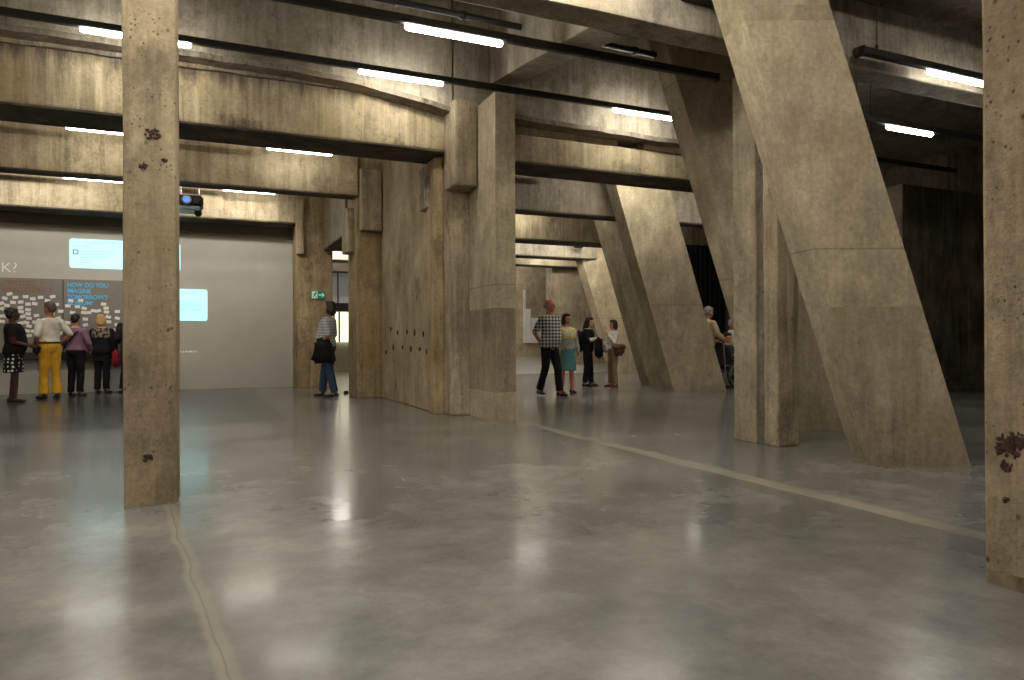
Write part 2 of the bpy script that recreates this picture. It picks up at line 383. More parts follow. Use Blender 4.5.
# B
xb0, xb1 = oY(297, 350, 15.75).x, oY(333, 350, 15.75).x
B = thing('concrete_pier', 'broad ochre pier beside the projection wall, carrying the green exit sign', 'pillar', ((xb0+xb1)/2, 16.0, 0))
hb = (xb1-xb0)/2
wbox('shaft', -hb, hb, -.25, .6, 0, CEIL, MC['ochre'], B, .03, .25, .01)
wbox('corbel_strip', -hb-.02, -hb+.14, -.34, -.2, 2.9, 4.1, MC['pier'], B, .02, .2, .01)
# F: broken-faced pillar between the leaning slabs
Fp = thing('concrete_pillar', 'pillar with a broken joint down its face, left of the largest leaning slab', 'pillar', (5.0, 5.2, 0))
wbox('pale_shaft', 4.85-5, 5.12-5, 5.19-5.2, 5.5-5.2, 0, 3.6, MC['smooth_b'], Fp, .015, .25, .004)
wbox('broken_infill', 4.885-5, 5.09-5, 5.08-5.2, 5.25-5.2, 0, 3.6, MC['rough'], Fp, .01, .08, .018)
wbox('rough_shaft', 4.865-5, 5.13-5, 4.93-5.2, 5.11-5.2, 0, 3.6, MC['pier'], Fp, .02, .15, .010)

# ------------------------------------------------------------------ beams
def beam(label, x0, x1, y0, y1, z0, z1, mat, extra=(), jit=.006, bev=.025, soffit=True):
    t = thing('concrete_beam', label, 'beam', (x0, y0, z0))
    wbox('web', 0, x1-x0, 0, y1-y0, 0, z1-z0, mat, t, bev, .3, jit)
    if soffit: sbox('soffit', .004, x1-x0-.004, .012, y1-y0-.012, -.022, .03, MC['soffit'], t, .006)  # thin darker slab along the underside of the web
    for nm, a0, a1, b0, b1, c0, c1, m in extra:
        wbox(nm, a0-x0, a1-x0, b0-y0, b1-y0, c0-z0, c1-z0, m, t, .015, .15, .012)
    return t
beam('nearest overhead beam running across the top right to the right-hand pillar', -9, 14, 4.8, 5.1, 3.6, CEIL, MC['upper'], soffit=False)
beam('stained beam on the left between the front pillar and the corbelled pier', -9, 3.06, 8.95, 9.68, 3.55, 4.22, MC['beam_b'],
     extra=[('broken_ledge', -9, 3.0, 8.9, 9.0, 4.17, 4.27, MC['rough'])])
def profile_wall(label, xs, y0, y1, mat):
    """upper wall whose underside follows the points xs=(x,z)"""
    t = thing('concrete_beam', label, 'beam', (xs[0][0], y0, CEIL))
    bm = bmesh.new(); L = []
    pts = []
    for (xa_, za), (xb_, zb) in zip(xs, xs[1:]):
        n = max(2, int((xb_-xa_)/.25))
        for i in range(n): pts.append((xa_+(xb_-xa_)*i/n, za+(zb-za)*i/n))
    pts.append(xs[-1])
    for x, z in pts:
        j = noise.noise(Vector((x*3.1, 1, 2)))*.02+noise.noise(Vector((x*9.1, 4, 2)))*.012
        L.append([bm.verts.new((x-xs[0][0], yy, zz-CEIL)) for yy, zz in ((0, z+j), (y1-y0, z+j), (y1-y0, CEIL), (0, CEIL))])
    for a, b in zip(L, L[1:]):
        for i in range(4): bm.faces.new((a[i], a[(i+1) % 4], b[(i+1) % 4], b[i]))
    bm.faces.new(L[0]); bm.faces.new(L[-1][::-1])
    link('web', bm, mat, t)
    bm = bmesh.new(); L = []
    for x, z in pts:
        q = Vector((x*6.0, 2, 3)); j = noise.noise(q)*.03; d = noise.noise(q*2)*.03
        L.append([bm.verts.new((x-xs[0][0], yy, zz-CEIL)) for yy, zz in ((-.03+d, z-.02+j), (.25, z-.02+j), (.25, z+.05), (-.03+d*.5, z+.045+j))])
    for a, b in zip(L, L[1:]):
        for i in range(4): bm.faces.new((a[i], a[(i+1) % 4], b[(i+1) % 4], b[i]))
    bm.faces.new(L[0]); bm.faces.new(L[-1][::-1])
    link('broken_edge', bm, MC['rough'], t)
    return t
profile_wall('pale upper beam above the stained left beam, its broken edge curving down to the pier', [(-9, 4.24), (1.0, 4.24), (1.8, 4.19), (2.4, 4.12), (3.02, 4.0)], 8.72, 9.5, MC['upper'])
profile_wall('lamp-lit upper beam to the right of the central pillar', [(3.05, 4.0), (3.3, 4.06), (3.6, 4.03), (4.3, 4.03), (5.2, 4.03), (6.5, 4.0), (9.5, 4.0)], 8.75, 9.5, MC['upper'])
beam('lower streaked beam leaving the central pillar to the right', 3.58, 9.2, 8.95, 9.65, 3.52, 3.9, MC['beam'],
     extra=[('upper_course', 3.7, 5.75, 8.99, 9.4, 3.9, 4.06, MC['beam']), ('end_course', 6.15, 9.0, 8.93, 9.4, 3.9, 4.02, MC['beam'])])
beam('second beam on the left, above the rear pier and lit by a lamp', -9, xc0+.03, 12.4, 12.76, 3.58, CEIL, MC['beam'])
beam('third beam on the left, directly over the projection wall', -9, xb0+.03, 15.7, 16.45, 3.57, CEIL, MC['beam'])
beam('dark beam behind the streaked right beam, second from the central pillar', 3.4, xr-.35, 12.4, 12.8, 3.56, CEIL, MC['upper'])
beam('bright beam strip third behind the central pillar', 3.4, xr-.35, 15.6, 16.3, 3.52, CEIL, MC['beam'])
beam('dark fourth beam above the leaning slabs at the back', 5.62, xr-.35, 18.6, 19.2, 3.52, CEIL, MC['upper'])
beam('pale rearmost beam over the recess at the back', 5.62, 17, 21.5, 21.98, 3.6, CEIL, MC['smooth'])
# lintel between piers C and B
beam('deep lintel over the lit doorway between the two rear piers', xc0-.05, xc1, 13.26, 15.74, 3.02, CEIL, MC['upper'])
# diagonal haunch beam from the central pillar to the nearest overhead beam
t = thing('concrete_beam', 'short diagonal beam from the top of the central pillar to the overhead beam', 'beam')
bm = bmesh.new()
a0, a1, b0, b1 = oY(490, 84, 8.74), oY(519, 84, 8.74), oY(590, 27, 5.1), oY(624, 37, 5.1)
up = Vector((0, 0, 1))
hexa(bm, [b0, b1, a1, a0, Vector((b0.x, b0.y, CEIL)), Vector((b1.x, b1.y, CEIL)), Vector((a1.x, a1.y, CEIL)), Vector((a0.x, a0.y, CEIL))])
worn(bm, .015, .25, .005); link('web', bm, MC['upper'], t)

# ------------------------------------------------------------------ leaning slabs
def slab(label, base, topdir, wv, tv, ztop, mat, mat2, split):
    """base: ground point of the front left corner; topdir: horizontal shift per metre of height; wv/tv: width and thickness"""
    t = thing('leaning_slab', label, 'leaning pillar', (base.x, base.y, 0))
    def seg(nm, za, zb, m, g=0.0):
        bm = bmesh.new(); v = []
        for z in (za, zb):
            o = topdir*z; o = Vector((o.x, o.y, z))
            v += [o, o+wv, o+wv+tv, o+tv]
        hexa(bm, v); worn(bm, .006, .35, .0015, base.x, True); return link(nm, bm, m, t)
    zs = [0]+list(split)+[ztop]; NM = ('lower_lift', 'middle_lift', 'upper_lift', 'dark_band', 'top_lift')
    for i, (a, b) in enumerate(zip(zs, zs[1:])):
        seg(NM[i], a, b, mat2 if i in (0, 3) else mat)
    return t
def lean(pb, kb, pt, kt):
    """horizontal shift per metre between base pixel pb at depth kb and top pixel pt at depth kt"""
    a, b = oK(*pb, kb), oK(*pt, kt); d = (b-a)/(b.z-a.z); d.z = 0; return d
def dirn(deg): 
    a = math.radians(deg); return R0*math.cos(a)+F0*math.sin(a)
k1 = 5.43; b1_ = G(881, 467)
slab('largest leaning concrete slab in the right foreground', b1_, lean((881, 467), k1, (738, 0), k1), dirn(0)*.70, dirn(100)*.34, 4.215, MC['smooth'], MC['smooth_b'], (1.24, 2.83, 3.46, 3.58))
b0_ = G(782, 431)
slab('leaning slab with bright narrow edge, mostly behind the broken-jointed pillar', b0_, lean((782, 431), 7.63, (676, 77), 8.35), dirn(0)*.95, dirn(107)*.34, CEIL, MC['smooth'], MC['smooth_b'], (1.5,))
b2_ = G(674, 391.5)
slab('broad pale leaning slab in front of the wheelchair users', b2_, lean((674, 391), 13.8, (615, 181), 13.8), dirn(0)*1.03, dirn(112)*.36, CEIL, MC['smooth'], MC['smooth'], (1.6, 2.9))
b3_ = G(650, 386)
slab('shaded leaning slab directly behind the broad pale one', b3_, lean((650, 386), 15.6, (602, 219), 15.9), dirn(-4)*1.0, dirn(112)*.36, CEIL, MC['smooth_b'], MC['smooth_b'], (2.0,))
b4_ = G(616, 373.5)
slab('rearmost leaning slab behind the two talking women', b4_, lean((616, 373), 21.6, (577, 243), 21.6), dirn(0)*1.05, dirn(115)*.4, CEIL, MC['smooth'], MC['smooth'], (1.7,))

# ------------------------------------------------------------------ light tracks
lamp_me = {}
def track(label, x0, x1, Y, Z, lamps, hangers=(), lampm=None, ztop=CEIL):
    t = thing('light_track', label, 'light', (x0, Y, Z), 0)
    bm = bmesh.new(); box(bm, 0, x1-x0, -.03, .03, 0, .075)
    bmesh.ops.bevel(bm, geom=list(bm.edges), offset=.008, segments=1, affect='EDGES')
    link('rail', bm, BLACKM, t)
    for xe in (0, x1-x0): sbox('end_cap', xe-.012, xe+.012, -.034, .034, -.004, .079, DARKM, t, .004)
    for L0, L1 in lamps:
        bm = bmesh.new(); n = 12; A = []
        for xx, rr in ((L0, .6), (L0+.02, 1), (L1-.02, 1), (L1, .6)):
            A.append([bm.verts.new((xx-x0, math.cos(2*PI*i/n)*.029*rr, -.022+math.sin(2*PI*i/n)*.028*rr)) for i in range(n)])
        for a, b in zip(A, A[1:]):
            for i in range(n): bm.faces.new((a[i], a[(i+1) % n], b[(i+1) % n], b[i]))
        bm.faces.new(A[0][::-1]); bm.faces.new(A[-1])
        o = link('lamp', bm, lampm or LAMP, t, True); o['label'] = 'lit white fluorescent lamp'
    for hx in hangers:
        bm = bmesh.new(); tube(bm, (hx-x0, 0, .07), (hx-x0, 0, ztop-Z), .005, n=6); tube(bm, (hx-x0, 0, .07), (hx-x0, 0, .12), .015, n=8)
        link('hanger_wire', bm, DARKM, t)
    return t
XA = lambda p, Y: oY(p[0], p[1], Y).x
LAMPB = flat('bright_fluorescent_diffuser', (1.0, .955, .85, 1), .4, emit=58.0, nz=0)
LAMPC = flat('soft_fluorescent_diffuser', (1.0, .955, .85, 1), .4, emit=15.0, nz=0)
def seg(pa, pb, Y): return (XA(pa, Y), XA(pb, Y))
YA, YB, YC, YD = 8.3, 5.8, 11.85, 15.2
zof = lambda p, Y: oY(p[0], p[1], Y).z-.035
ZA, ZB, ZC, ZD = zof((401, 78), YA)+.06, zof((453, 35.5), YB)+.06, zof((300, 151.5), YC)+.06, zof((249, 191.5), YD)+.06
ZT = 3.96
a2 = seg((359, 72), (443, 84), YA); a3 = seg((613, 112), (676, 122), YA); a1 = seg((80, 32), (191, 46), YA)
track('long black lamp track crossing in front of the central pillar, three lamps lit', -8, XA((676, 122), YA)+.12, YA, ZA, [(-6.6, -5.6), (a1[0]-2.9, a1[0]-1.9), a1, a2, a3], (-7, -3.2))
bL = seg((405, 27), (502, 44), YB)
track('higher black lamp track with one lit lamp, ending near the bright narrow slab', -8, XA((717, 84), YB), YB, ZB, [(bL[0]-6.8, bL[0]-5.8), (bL[0]-3.4, bL[0]-2.4), bL], (-4, -1.6))
cL1 = seg((66, 129), (160, 140), YC); cL2 = seg((267, 149), (332, 154), YC)
cL1 = (cL1[0], cL1[0]+1.0)
track('lamp track in front of the second left beam with two lit lamps', -8, XA((362, 157), YC), YC, ZC, [(cL1[0]-3.4, cL1[0]-2.4), cL1, cL2], (-5, 0.2), lampm=LAMPC)
dL1 = seg((63, 178), (150, 187), YD); dL1 = (dL1[0], dL1[0]+.97); dL2 = seg((223, 190), (275, 193), YD)
track('rearmost left lamp track just above the projection wall', -8, XA((300, 196), YD), YD, ZD, [(dL1[0]-3.4, dL1[0]-2.4), dL1, dL2], (-5, -.6), lampm=LAMPC)
# right-hand side
YR = 4.62; r0 = oY(862, 48, YR); r1 = oY(928, 70, YR)
track('short lamp track hanging on a wire beside the right-hand pillar', r0.x, r1.x+2.6, YR, r0.z-.06, [(r1.x, r1.x+.98)], (XA((877, 45), YR), r1.x+2.2), ztop=4.22, lampm=LAMPC)
p0 = oY(887, 127, YB); p1 = oY(932, 136, YB)
track('lamp track glowing deep in the dark right-hand bay', XA((835, 118), YB), XA((985, 147), YB)+2, YB, (p0.z+p1.z)/2+.03, [(p0.x, p1.x)], (p0.x-.5, p1.x+2))
q0 = oY(858, 150, YA); q1 = oY(955, 171, YA)
track('unlit black track low in the dark right-hand bay', q0.x, q1.x, YA, q1.z-.03, [], (q0.x+.3, q1.x-.2))
track('short black track end beside the central pillar under the streaked beam', 3.7, XA((566, 177), YC), YC, oY(545, 175, YC).z-.03, [], (4.2,))
# tracks of the deeper bays, hidden above the beams in front of them
track('lamp track behind the streaked right beam, over the broad pale slab', 6.2, 10.6, 10.7, 4.2, [(6.8, 7.8), (9.3, 10.3)], (6.6, 10), lampm=LAMPB)
track('lamp track lighting the bright third beam strip', 5.2, 12.0, YD, 4.15, [(6.6, 7.6), (11.2, 12.2)], (5.5, 11), lampm=LAMPC)
track('lamp track over the rearmost leaning slab', 6.4, 13.0, 17.5, 4.2, [(7.2, 8.2), (9.4, 10.4), (11.8, 12.8)], (6.6, 12.6), lampm=LAMPB)
track('lamp track in front of the rearmost beam', 6.4, 13.0, 20.5, 3.98, [(7.6, 8.6), (10.2, 11.2)], (6.6, 12.6), lampm=LAMPB)
track('lamp track added for fill, unseen inside the recess at the back', 7.5, 12.0, 23.4, 4.3, [(8.0, 9.0), (10, 11)], (8, 11), lampm=LAMPB)  # unseen lamps added to brighten the recess wall
track('lamp track added for fill, unseen behind the bright third beam strip', 6.4, 12.0, 16.6, 4.2, [(7.2, 8.2), (9.2, 10.2)], (6.6, 11.6), lampm=LAMPB)  # unseen track added to light the visitors and rearmost slab
# unseen tracks added for fill light, overhead and behind the left beams
for Y, z_, xs, lm, lb_ in ((4.2, 4.06, (-6, -2.6, 0, 2.1), LAMPB, 'overhead lamp track added for fill just before the front pillar, above the picture'),
        (2.9, 4.06, (-4.5, -1.0, 1.2), LAMPB, 'overhead lamp track added for fill, level with the leaning slab foot, above the picture'),
        (0.9, 4.06, (-5, -1.5, 3.0, 6.5), LAMPB, 'overhead lamp track added for fill above the spectator, out of the picture'),
        (-1.6, 4.06, (-4, -.5, 3.0, 6.5), LAMP, 'overhead lamp track added for fill farthest behind the spectator, out of the picture'),
        (10.1, 4.3, (-5, -2, .1), LAMP, 'lamp track added for fill, unseen behind the stained left beam'),
        (13.4, 4.3, (-5, -2.8, -1, .8), LAMPC, 'lamp track added for fill, unseen behind the second left beam')):
    track(lb_, -7.5, (3.3 if Y == 4.2 else 2.6 if Y in (10.1, 13.4) else 10.0), Y, z_, [(x, x+1.0) for x in xs], (-6, 1), lampm=lm, ztop=4.22 if Y < 4.7 else CEIL)
track('lamp track added for fill, unseen behind the dark right beam', 5.0, 9.5, 13.25, 4.3, [(5.6, 6.6), (7.2, 7.9)], (5.2, 9))  # unseen track added to brighten the middle group and third beam
# ------------------------------------------------------------------ ceiling pipe, small fittings
bm = bmesh.new(); pa, pb = oY(360, -6, 7.2), oY(660, 56, 7.2)
tube(bm, pa, pb, .035, n=12)
for i in range(5):
    q = pa.lerp(pb, .1+.2*i); tube(bm, q-Vector((.03, 0, 0)), q+Vector((.03, 0, 0)), .048, n=12)
tag(link('conduit_pipe', bm, DARKM, None, True), 'thin dark conduit running behind the short diagonal beam', 'pipe')
p = oY(695, 2, 4.8)
t = thing('junction_box', 'small black box on the face of the nearest overhead beam', 'junction box', (p.x, 4.8, p.z))
sbox('body', -.17, .17, -.12, 0, -.02, .2, BLACKM, t, .01); sbox('cover', -.15, .15, -.135, -.12, 0, .18, DARKM, t, .005)
p = oY(856, 53, 4.8)
t = thing('pipe_collar', 'round bronze pipe stub in the beam beside the leaning slab', 'pipe', (p.x, 4.8, p.z))
bm = bmesh.new(); tube(bm, (0, 0, 0), (0, -.05, 0), .05, n=20); link('flange', bm, flat('bronze', (.18, .1, .05, 1), .4, metal=.7), t, False)
bm = bmesh.new(); tube(bm, (0, -.05, 0), (0, -.09, 0), .03, n=16); link('stub', bm, DARKM, t)
p = oK(577, 246, 21.0)
t = thing('security_camera', 'small black camera at the top of the rearmost leaning slab', 'camera', p)
bm = bmesh.new(); tube(bm, (-.12, -.05, 0), (.12, -.1, -.02), .06, n=14); link('housing', bm, BLACKM, t)
bm = bmesh.new(); tube(bm, (-.06, 0, 0), (-.06, .15, .1), .02, n=8); link('bracket', bm, DARKM, t)
p = G(346, 393.5)
t = thing('door_stop', 'tiny black door stop on the floor by the rear pier', 'door stop', (p.x, p.y, 0))
bm = bmesh.new(); tube(bm, (0, 0, 0), (0, 0, .05), .05, .04, n=14); link('body', bm, RUBBER, t); bm = bmesh.new(); tube(bm, (0, 0, .05), (0, 0, .06), .03, n=12); link('cap', bm, CHROME, t)
# projector between second and third left beams
def projector(label, p, rz):
    t = thing('projector', label, 'projector', p, rz)
    sbox('body', -.30, .26, -.2, .3, -.1, .1, BLACKM, t, .03)
    sbox('under_tray', -.34, .2, -.22, .3, -.17, -.1, PTRAY, t, .01)
    bm = bmesh.new(); tube(bm, (-.02, -.2, 0), (-.02, -.26, 0), .085, n=20); link('lens_ring', bm, CHROME, t)
    bm = bmesh.new(); tube(bm, (-.02, -.25, 0), (-.02, -.265, 0), .06, n=20); link('lens', bm, PLENS, t)
    bm = bmesh.new(); tube(bm, (.14, -.2, .0), (.14, -.23, 0), .06, n=16); link('vent', bm, DARKM, t)
    for x in (-.12, .18):
        bm = bmesh.new(); tube(bm, (x, 0, .1), (x, 0, CEIL-p[2]), .014, n=8); link('hanging_rod', bm, CHROME, t)
    bm = bmesh.new(); ball(bm, (.17, -.05, -.2), (.07, .07, .07)); link('sensor_dome', bm, BLACKM, t)
    return t
PTRAY = flat('pale_blue_steel', srgb(140, 165, 175), .4); PLENS = flat('projector_lens', srgb(90, 130, 210), .1, emit=.5, nz=0)
projector('black projector hanging from the second left beam beside the front pillar', oY(188, 202, 14.2), 0)
for px_, lb_ in ((-2.9, 'projector added out of sight behind the second left beam, further left, to light the wall'), (.4, 'projector added out of sight behind the second left beam, further right, to light the wall')):  # two unseen projectors added to light the projection wall
    t = projector(lb_, Vector((px_, 13.75, 4.3)), PI)
    ld = bpy.data.lights.new('wall_fill_spot', 'SPOT'); ld.energy = 95; ld.spot_size = math.radians(100); ld.spot_blend = .7; ld.shadow_soft_size = .06; ld.color = (1, .97, .9)
    lo = bpy.data.objects.new('wall_fill_spot', ld); COL.objects.link(lo); lo.location = (px_+.02, 14.04, 4.25); lo.rotation_euler = (math.radians(50), 0, 0)
# ------------------------------------------------------------------ projection wall: boards, notes, texts, cards
YW = 16.5; YBD = 16.40
bl = oY(0, 278, YBD); brr = oY(123, 281, YBD); sm = oY(63, 279, YBD); bt = 278
zt = oY(60, 279, YBD).z; zb = oY(60, 352, YBD).z
def board(label, x0, x1):
    t = thing('pin_board', label, 'notice board', (x0, YBD, zb))
    sbox('panel', 0, x1-x0, 0, .09, 0, zt-zb, BOARD, t, .004)
    sbox('bottom_strip', 0, x1-x0, -.05, .09, -.14, -.002, BLACKM, t, .004)  # black strip along the lower edge of the board
    return t
lb = board('left grey pin board with red lettering and many notes', bl.x-1.4, sm.x-.006)
rb = board('right grey pin board headed with blue lettering', sm.x+.006, brr.x+.25)
def on_board(o, b): o.parent = b; o.matrix_parent_inverse = Matrix.Translation(-Vector(b.location)); return o
def dashes(name, lines, mat, parent_, Y, ext=.004):
    """illegible small writing: rows of short word-length strokes; lines=(px0,px1,py,h)"""
    bm = bmesh.new()
    for px0, px1, py, hh in lines:
        x = px0
        while x < px1:
            wd = min(random.uniform(1.2, 4.5), px1-x)
            a, b = oY(x, py-hh/2, Y), oY(x+wd, py+hh/2, Y)
            box(bm, a.x, b.x, Y-ext, Y+.002, b.z, a.z); x += wd+.8
    return on_board(link(name, bm, mat), parent_)
def glyph_line(bm, px0, px1, py, hh, Y, cw=3.6):
    x = px0
    while x < px1-cw*.5:
        kind = random.randrange(5); a, b = oY(x, py-hh/2, Y), oY(x+cw*.72, py+hh/2, Y); th = (b.x-a.x)*.3
        if random.random() > .16:
            box(bm, a.x, a.x+th, Y-.005, Y+.001, b.z, a.z)
            if kind in (0, 1, 3): box(bm, a.x, b.x, Y-.005, Y+.001, a.z-th, a.z)
            if kind in (0, 2, 3): box(bm, a.x, b.x, Y-.005, Y+.001, b.z, b.z+th)
            if kind in (1, 4): box(bm, b.x-th, b.x, Y-.005, Y+.001, b.z, a.z)
        x += cw
bm = bmesh.new(); glyph_line(bm, -6, 46, 283, 5, YBD); glyph_line(bm, 3, 54, 289.8, 4.6, YBD)
o = on_board(link('lettering', bm, RED), lb); o['label'] = 'two faint lines of red capitals'
p = oY(67, 286.3, YBD-.004)
pxm = oY(68, 286, YBD).x-oY(67, 286, YBD).x
ts = pxm*7.2
o = on_board(textmesh('lettering', "HOW DO YOU\nIMAGINE\nTOMORROW'S\nMUSEUM?", ts, BLUE, None, (p.x, YBD-.004, p.z-.01), .003, .001, spacing=.98), rb)
o['label'] = 'blue capitals'
dwid = max(v.co.x for v in o.data.vertices)-min(v.co.x for v in o.data.vertices); want = oY(108, 300, YBD).x-p.x
for v in o.data.vertices: v.co.x = p.x+(v.co.x-p.x)*want/dwid
# "K?" tail of a headline on the wall
t = thing('wall_headline', 'large white K and question mark high on the projection wall', 'lettering', (oY(0, 272, YW).x, YW, oY(0, 272, YW).z))
ks = pxm*16.5
textmesh('headline_letter', 'K?', ks, WTXT, t, (0.01, -.004, .0), .004, -.004)
# projected cards
def rounded(bm, x0, x1, z0, z1, y0, y1, r, n=6):
    pts = []
    for cx, cz, a in ((x1-r, z1-r, 0), (x0+r, z1-r, 1), (x0+r, z0+r, 2), (x1-r, z0+r, 3)):
        for i in range(n+1):
            t_ = PI/2*(a+i/n); pts.append((cx+r*math.cos(t_), cz+r*math.sin(t_)))
    A = [bm.verts.new((x, y0, z)) for x, z in pts]; B2 = [bm.verts.new((x, y1, z)) for x, z in pts]
    bm.faces.new(A); bm.faces.new(B2[::-1])
    for i in range(len(A)): bm.faces.new((A[i], A[(i+1) % len(A)], B2[(i+1) % len(A)], B2[i]))
def card(label, pxy0, pxy1, lines, thumb=None):
    a, b = oY(*pxy0, YW), oY(*pxy1, YW)
    t = thing('projected_card', label, 'projection', (a.x, YW, b.z))
    bm = bmesh.new(); rounded(bm, 0, b.x-a.x, 0, a.z-b.z, -.012, -.001, .05); link('glowing_panel', bm, CARD, t)
    bm = bmesh.new()
    for px0, px1, py in lines:
        x = px0
        while x < px1:
            wd = min(random.uniform(1.2, 4.2), px1-x); q0, q1 = oY(x, py-.55, YW), oY(x+wd, py+.55, YW)
            box(bm, q0.x-a.x, q1.x-a.x, -.015, -.011, q1.z-b.z, q0.z-b.z); x += wd+.7
    o = link('text_rows', bm, CARDTXT, t); o['kind'] = 'stuff'
    if thumb:
        q0, q1 = oY(*thumb[0], YW), oY(*thumb[1], YW)
        sbox('thumbnail', q0.x-a.x, q1.x-a.x, -.016, -.011, q1.z-b.z, q0.z-b.z, CARDTHUMB, t)
        mx, mz = (q0.x+q1.x)/2-a.x, (q0.z+q1.z)/2-b.z
        sbox('thumbnail_figure', mx-.03, mx+.03, -.018, -.015, mz-.03, mz+.03, CARD, t)
card('glowing pale blue card with a dark thumbnail, higher of the two', (69.5, 238.3), (180.5, 271.5),
     [(86, 116, 242.6), (73, 92, 246), (80, 115, 251.5), (81, 114, 254.5), (81, 107, 257.3), (81, 104, 260), (81, 92, 262.5)], ((73, 249.5), (78.6, 254.6)))
card('glowing pale blue card lower down, right of the front pillar', (140, 288), (207.5, 321),
     [(150, 198, 293), (150, 199, 301.5), (150, 199, 304.3), (150, 200, 306.8), (150, 202, 309.6)])
t = thing('wall_caption', 'faint pale line of small writing low on the projection wall right of the front pillar', 'lettering', (oY(150, 352, YW).x, YW, oY(150, 352, YW).z))
bm = bmesh.new(); x = 0; e = oY(197.5, 352, YW).x-t.location.x
while x < e:
    wd = min(random.uniform(.03, .1), e-x); box(bm, x, x+wd, -.004, 0, -.018, .018); x += wd+.02
o = link('small_writing', bm, WTXT, t); o['kind'] = 'stuff'
# notes
NZ = [(55, 22), (28, 47), (88, 42), (146, 38), (118, 68), (187, 50), (231, 42), (300, 38), (8, 75), (40, 88), (160, 80), (198, 78), (320, 83), (345, 120),
 (28, 112), (117, 100), (8, 105), (160, 112), (160, 135), (120, 122), (130, 150), (8, 148), (40, 150), (165, 160), (208, 145), (12, 178), (150, 185), (200, 182),
 (120, 188), (165, 205), (222, 210), (155, 232), (192, 232), (165, 258), (75, 70), (270, 60), (285, 105), (330, 160), (345, 245), (295, 135),
 (385, 90), (402, 60), (440, 95), (458, 60), (412, 128), (475, 128), (504, 128), (588, 80), (602, 103), (558, 118), (604, 125), (568, 148), (615, 153), (484, 165), (485, 198), (383, 185), (617, 180), (640, 228),
 (666, 122), (666, 160), (665, 197), (667, 263), (580, 178), (530, 118), (478, 104)]
noteM = None
for i, (zx, zy) in enumerate(NZ):
    px, py = zx/5.67, 290+zy/5.67
    p = oY(px, py, YBD); a = random.uniform(-.3, .3)
    if noteM is None:
        bm = bmesh.new(); nx = 6; hw_, hh_ = .047, .030; V = []
        for j in range(nx+1):
            x = -hw_+2*hw_*j/nx; cy = -.002-.012*(j/nx)**2
            V.append([bm.verts.new((x, cy, -hh_)), bm.verts.new((x, cy, hh_)), bm.verts.new((x, cy-.0015, hh_)), bm.verts.new((x, cy-.0015, -hh_))])
        for A_, B_ in zip(V, V[1:]):
            for q in range(4): bm.faces.new((A_[q], A_[(q+1) % 4], B_[(q+1) % 4], B_[q]))
        bm.faces.new(V[0]); bm.faces.new(V[-1][::-1])
        o = link('paper_note', bm, PAPER); noteM = o.data
    else:
        o = bpy.data.objects.new('paper_note', noteM); COL.objects.link(o)
    o.location = (p.x, YBD-.003, p.z); o.rotation_euler = (0, a, 0)
    if px < 63: tag(o, 'small white paper note pinned to the left grey board', 'note', 'notes on the left board')
    else: tag(o, 'small white paper note pinned to the right grey board', 'note', 'notes on the right board')
# exit sign on pier B
p = oY(311.5, 291, 15.74); q = oY(325, 299, 15.74)
t = thing('exit_sign', 'green and white running-man exit sign with arrow on the ochre pier', 'sign', (p.x, 15.74, q.z))
sw, sh = q.x-p.x, p.z-q.z
sbox('panel', 0, sw, -.03, .002, 0, sh, GREEN, t, .004)
sbox('white_half', .008, sw*.42, -.034, -.029, .008, sh-.008, SIGNW, t)
bm = bmesh.new(); cy = -.036
def bar(bm, x0, z0, x1, z1, th):
    d = Vector((x1-x0, 0, z1-z0)); n_ = Vector((-d.z, 0, d.x)).normalized()*th/2
    A_ = [Vector((x0, cy, z0))+n_, Vector((x0, cy, z0))-n_, Vector((x1, cy, z1))-n_, Vector((x1, cy, z1))+n_]
    hexa(bm, [v+Vector((0, .003, 0)) for v in A_]+A_)
mx = sw*.2
ball(bm, (mx+.03, cy+.001, sh*.8), (.018, .004, .018), u=10, v=6)
bar(bm, mx+.02, sh*.72, mx, sh*.42, .03); bar(bm, mx, sh*.44, mx+.04, sh*.28, .016); bar(bm, mx+.04, sh*.28, mx+.03, sh*.1, .014); bar(bm, mx, sh*.42, mx-.035, sh*.16, .016); bar(bm, mx+.02, sh*.66, mx+.06, sh*.55, .012); bar(bm, mx+.015, sh*.68, mx-.03, sh*.55, .012)
link('running_man', bm, GREEN, t)
bm = bmesh.new(); bar(bm, sw*.5, sh*.5, sw*.9, sh*.5, .022); bar(bm, sw*.9, sh*.5, sw*.76, sh*.74, .022); bar(bm, sw*.9, sh*.5, sw*.76, sh*.26, .022)
link('arrow', bm, SIGNW, t)
# ------------------------------------------------------------------ bright room beyond the rear piers
o = struct(sbox('trim_1', -9, xb0-.02, 16.42, 16.5, 3.36, 3.62, flat('grey_bulkhead', srgb(128, 122, 112), .8, nz=.04)))
GL = flat('bright_glazing', srgb(235, 235, 195), .3, emit=.75, nz=0); GL2 = flat('grey_glazing', srgb(150, 152, 148), .3, emit=.1, nz=0)
dz_ = lambda y: oY(341, y, 24.9).z
o = struct(sbox('window_1', 3.2, 5.25, 24.9, 24.98, dz_(342), dz_(312), GL))
for x in (3.3, 3.8, 4.24, 4.42, 5.1): sbox('window_frame', x-.025, x+.025, 24.84, 24.92, dz_(342), dz_(312), BLACKM, o)
o = struct(sbox('window_2', 3.2, 5.25, 24.9, 24.98, dz_(304), dz_(273), GL2))
for x in (3.3, 3.8, 4.38, 5.1): sbox('window_frame', x-.02, x+.02, 24.84, 24.92, dz_(304), dz_(273), BLACKM, o)
struct(sbox('trim_2', 2.0, 5.3, 24.3, 24.9, dz_(312), dz_(304), BLACKM))
struct(sbox('trim_3', 2.0, 5.3, 24.3, 24.9, dz_(273), dz_(262), flat('grey_transom', srgb(96, 90, 78), .7)))
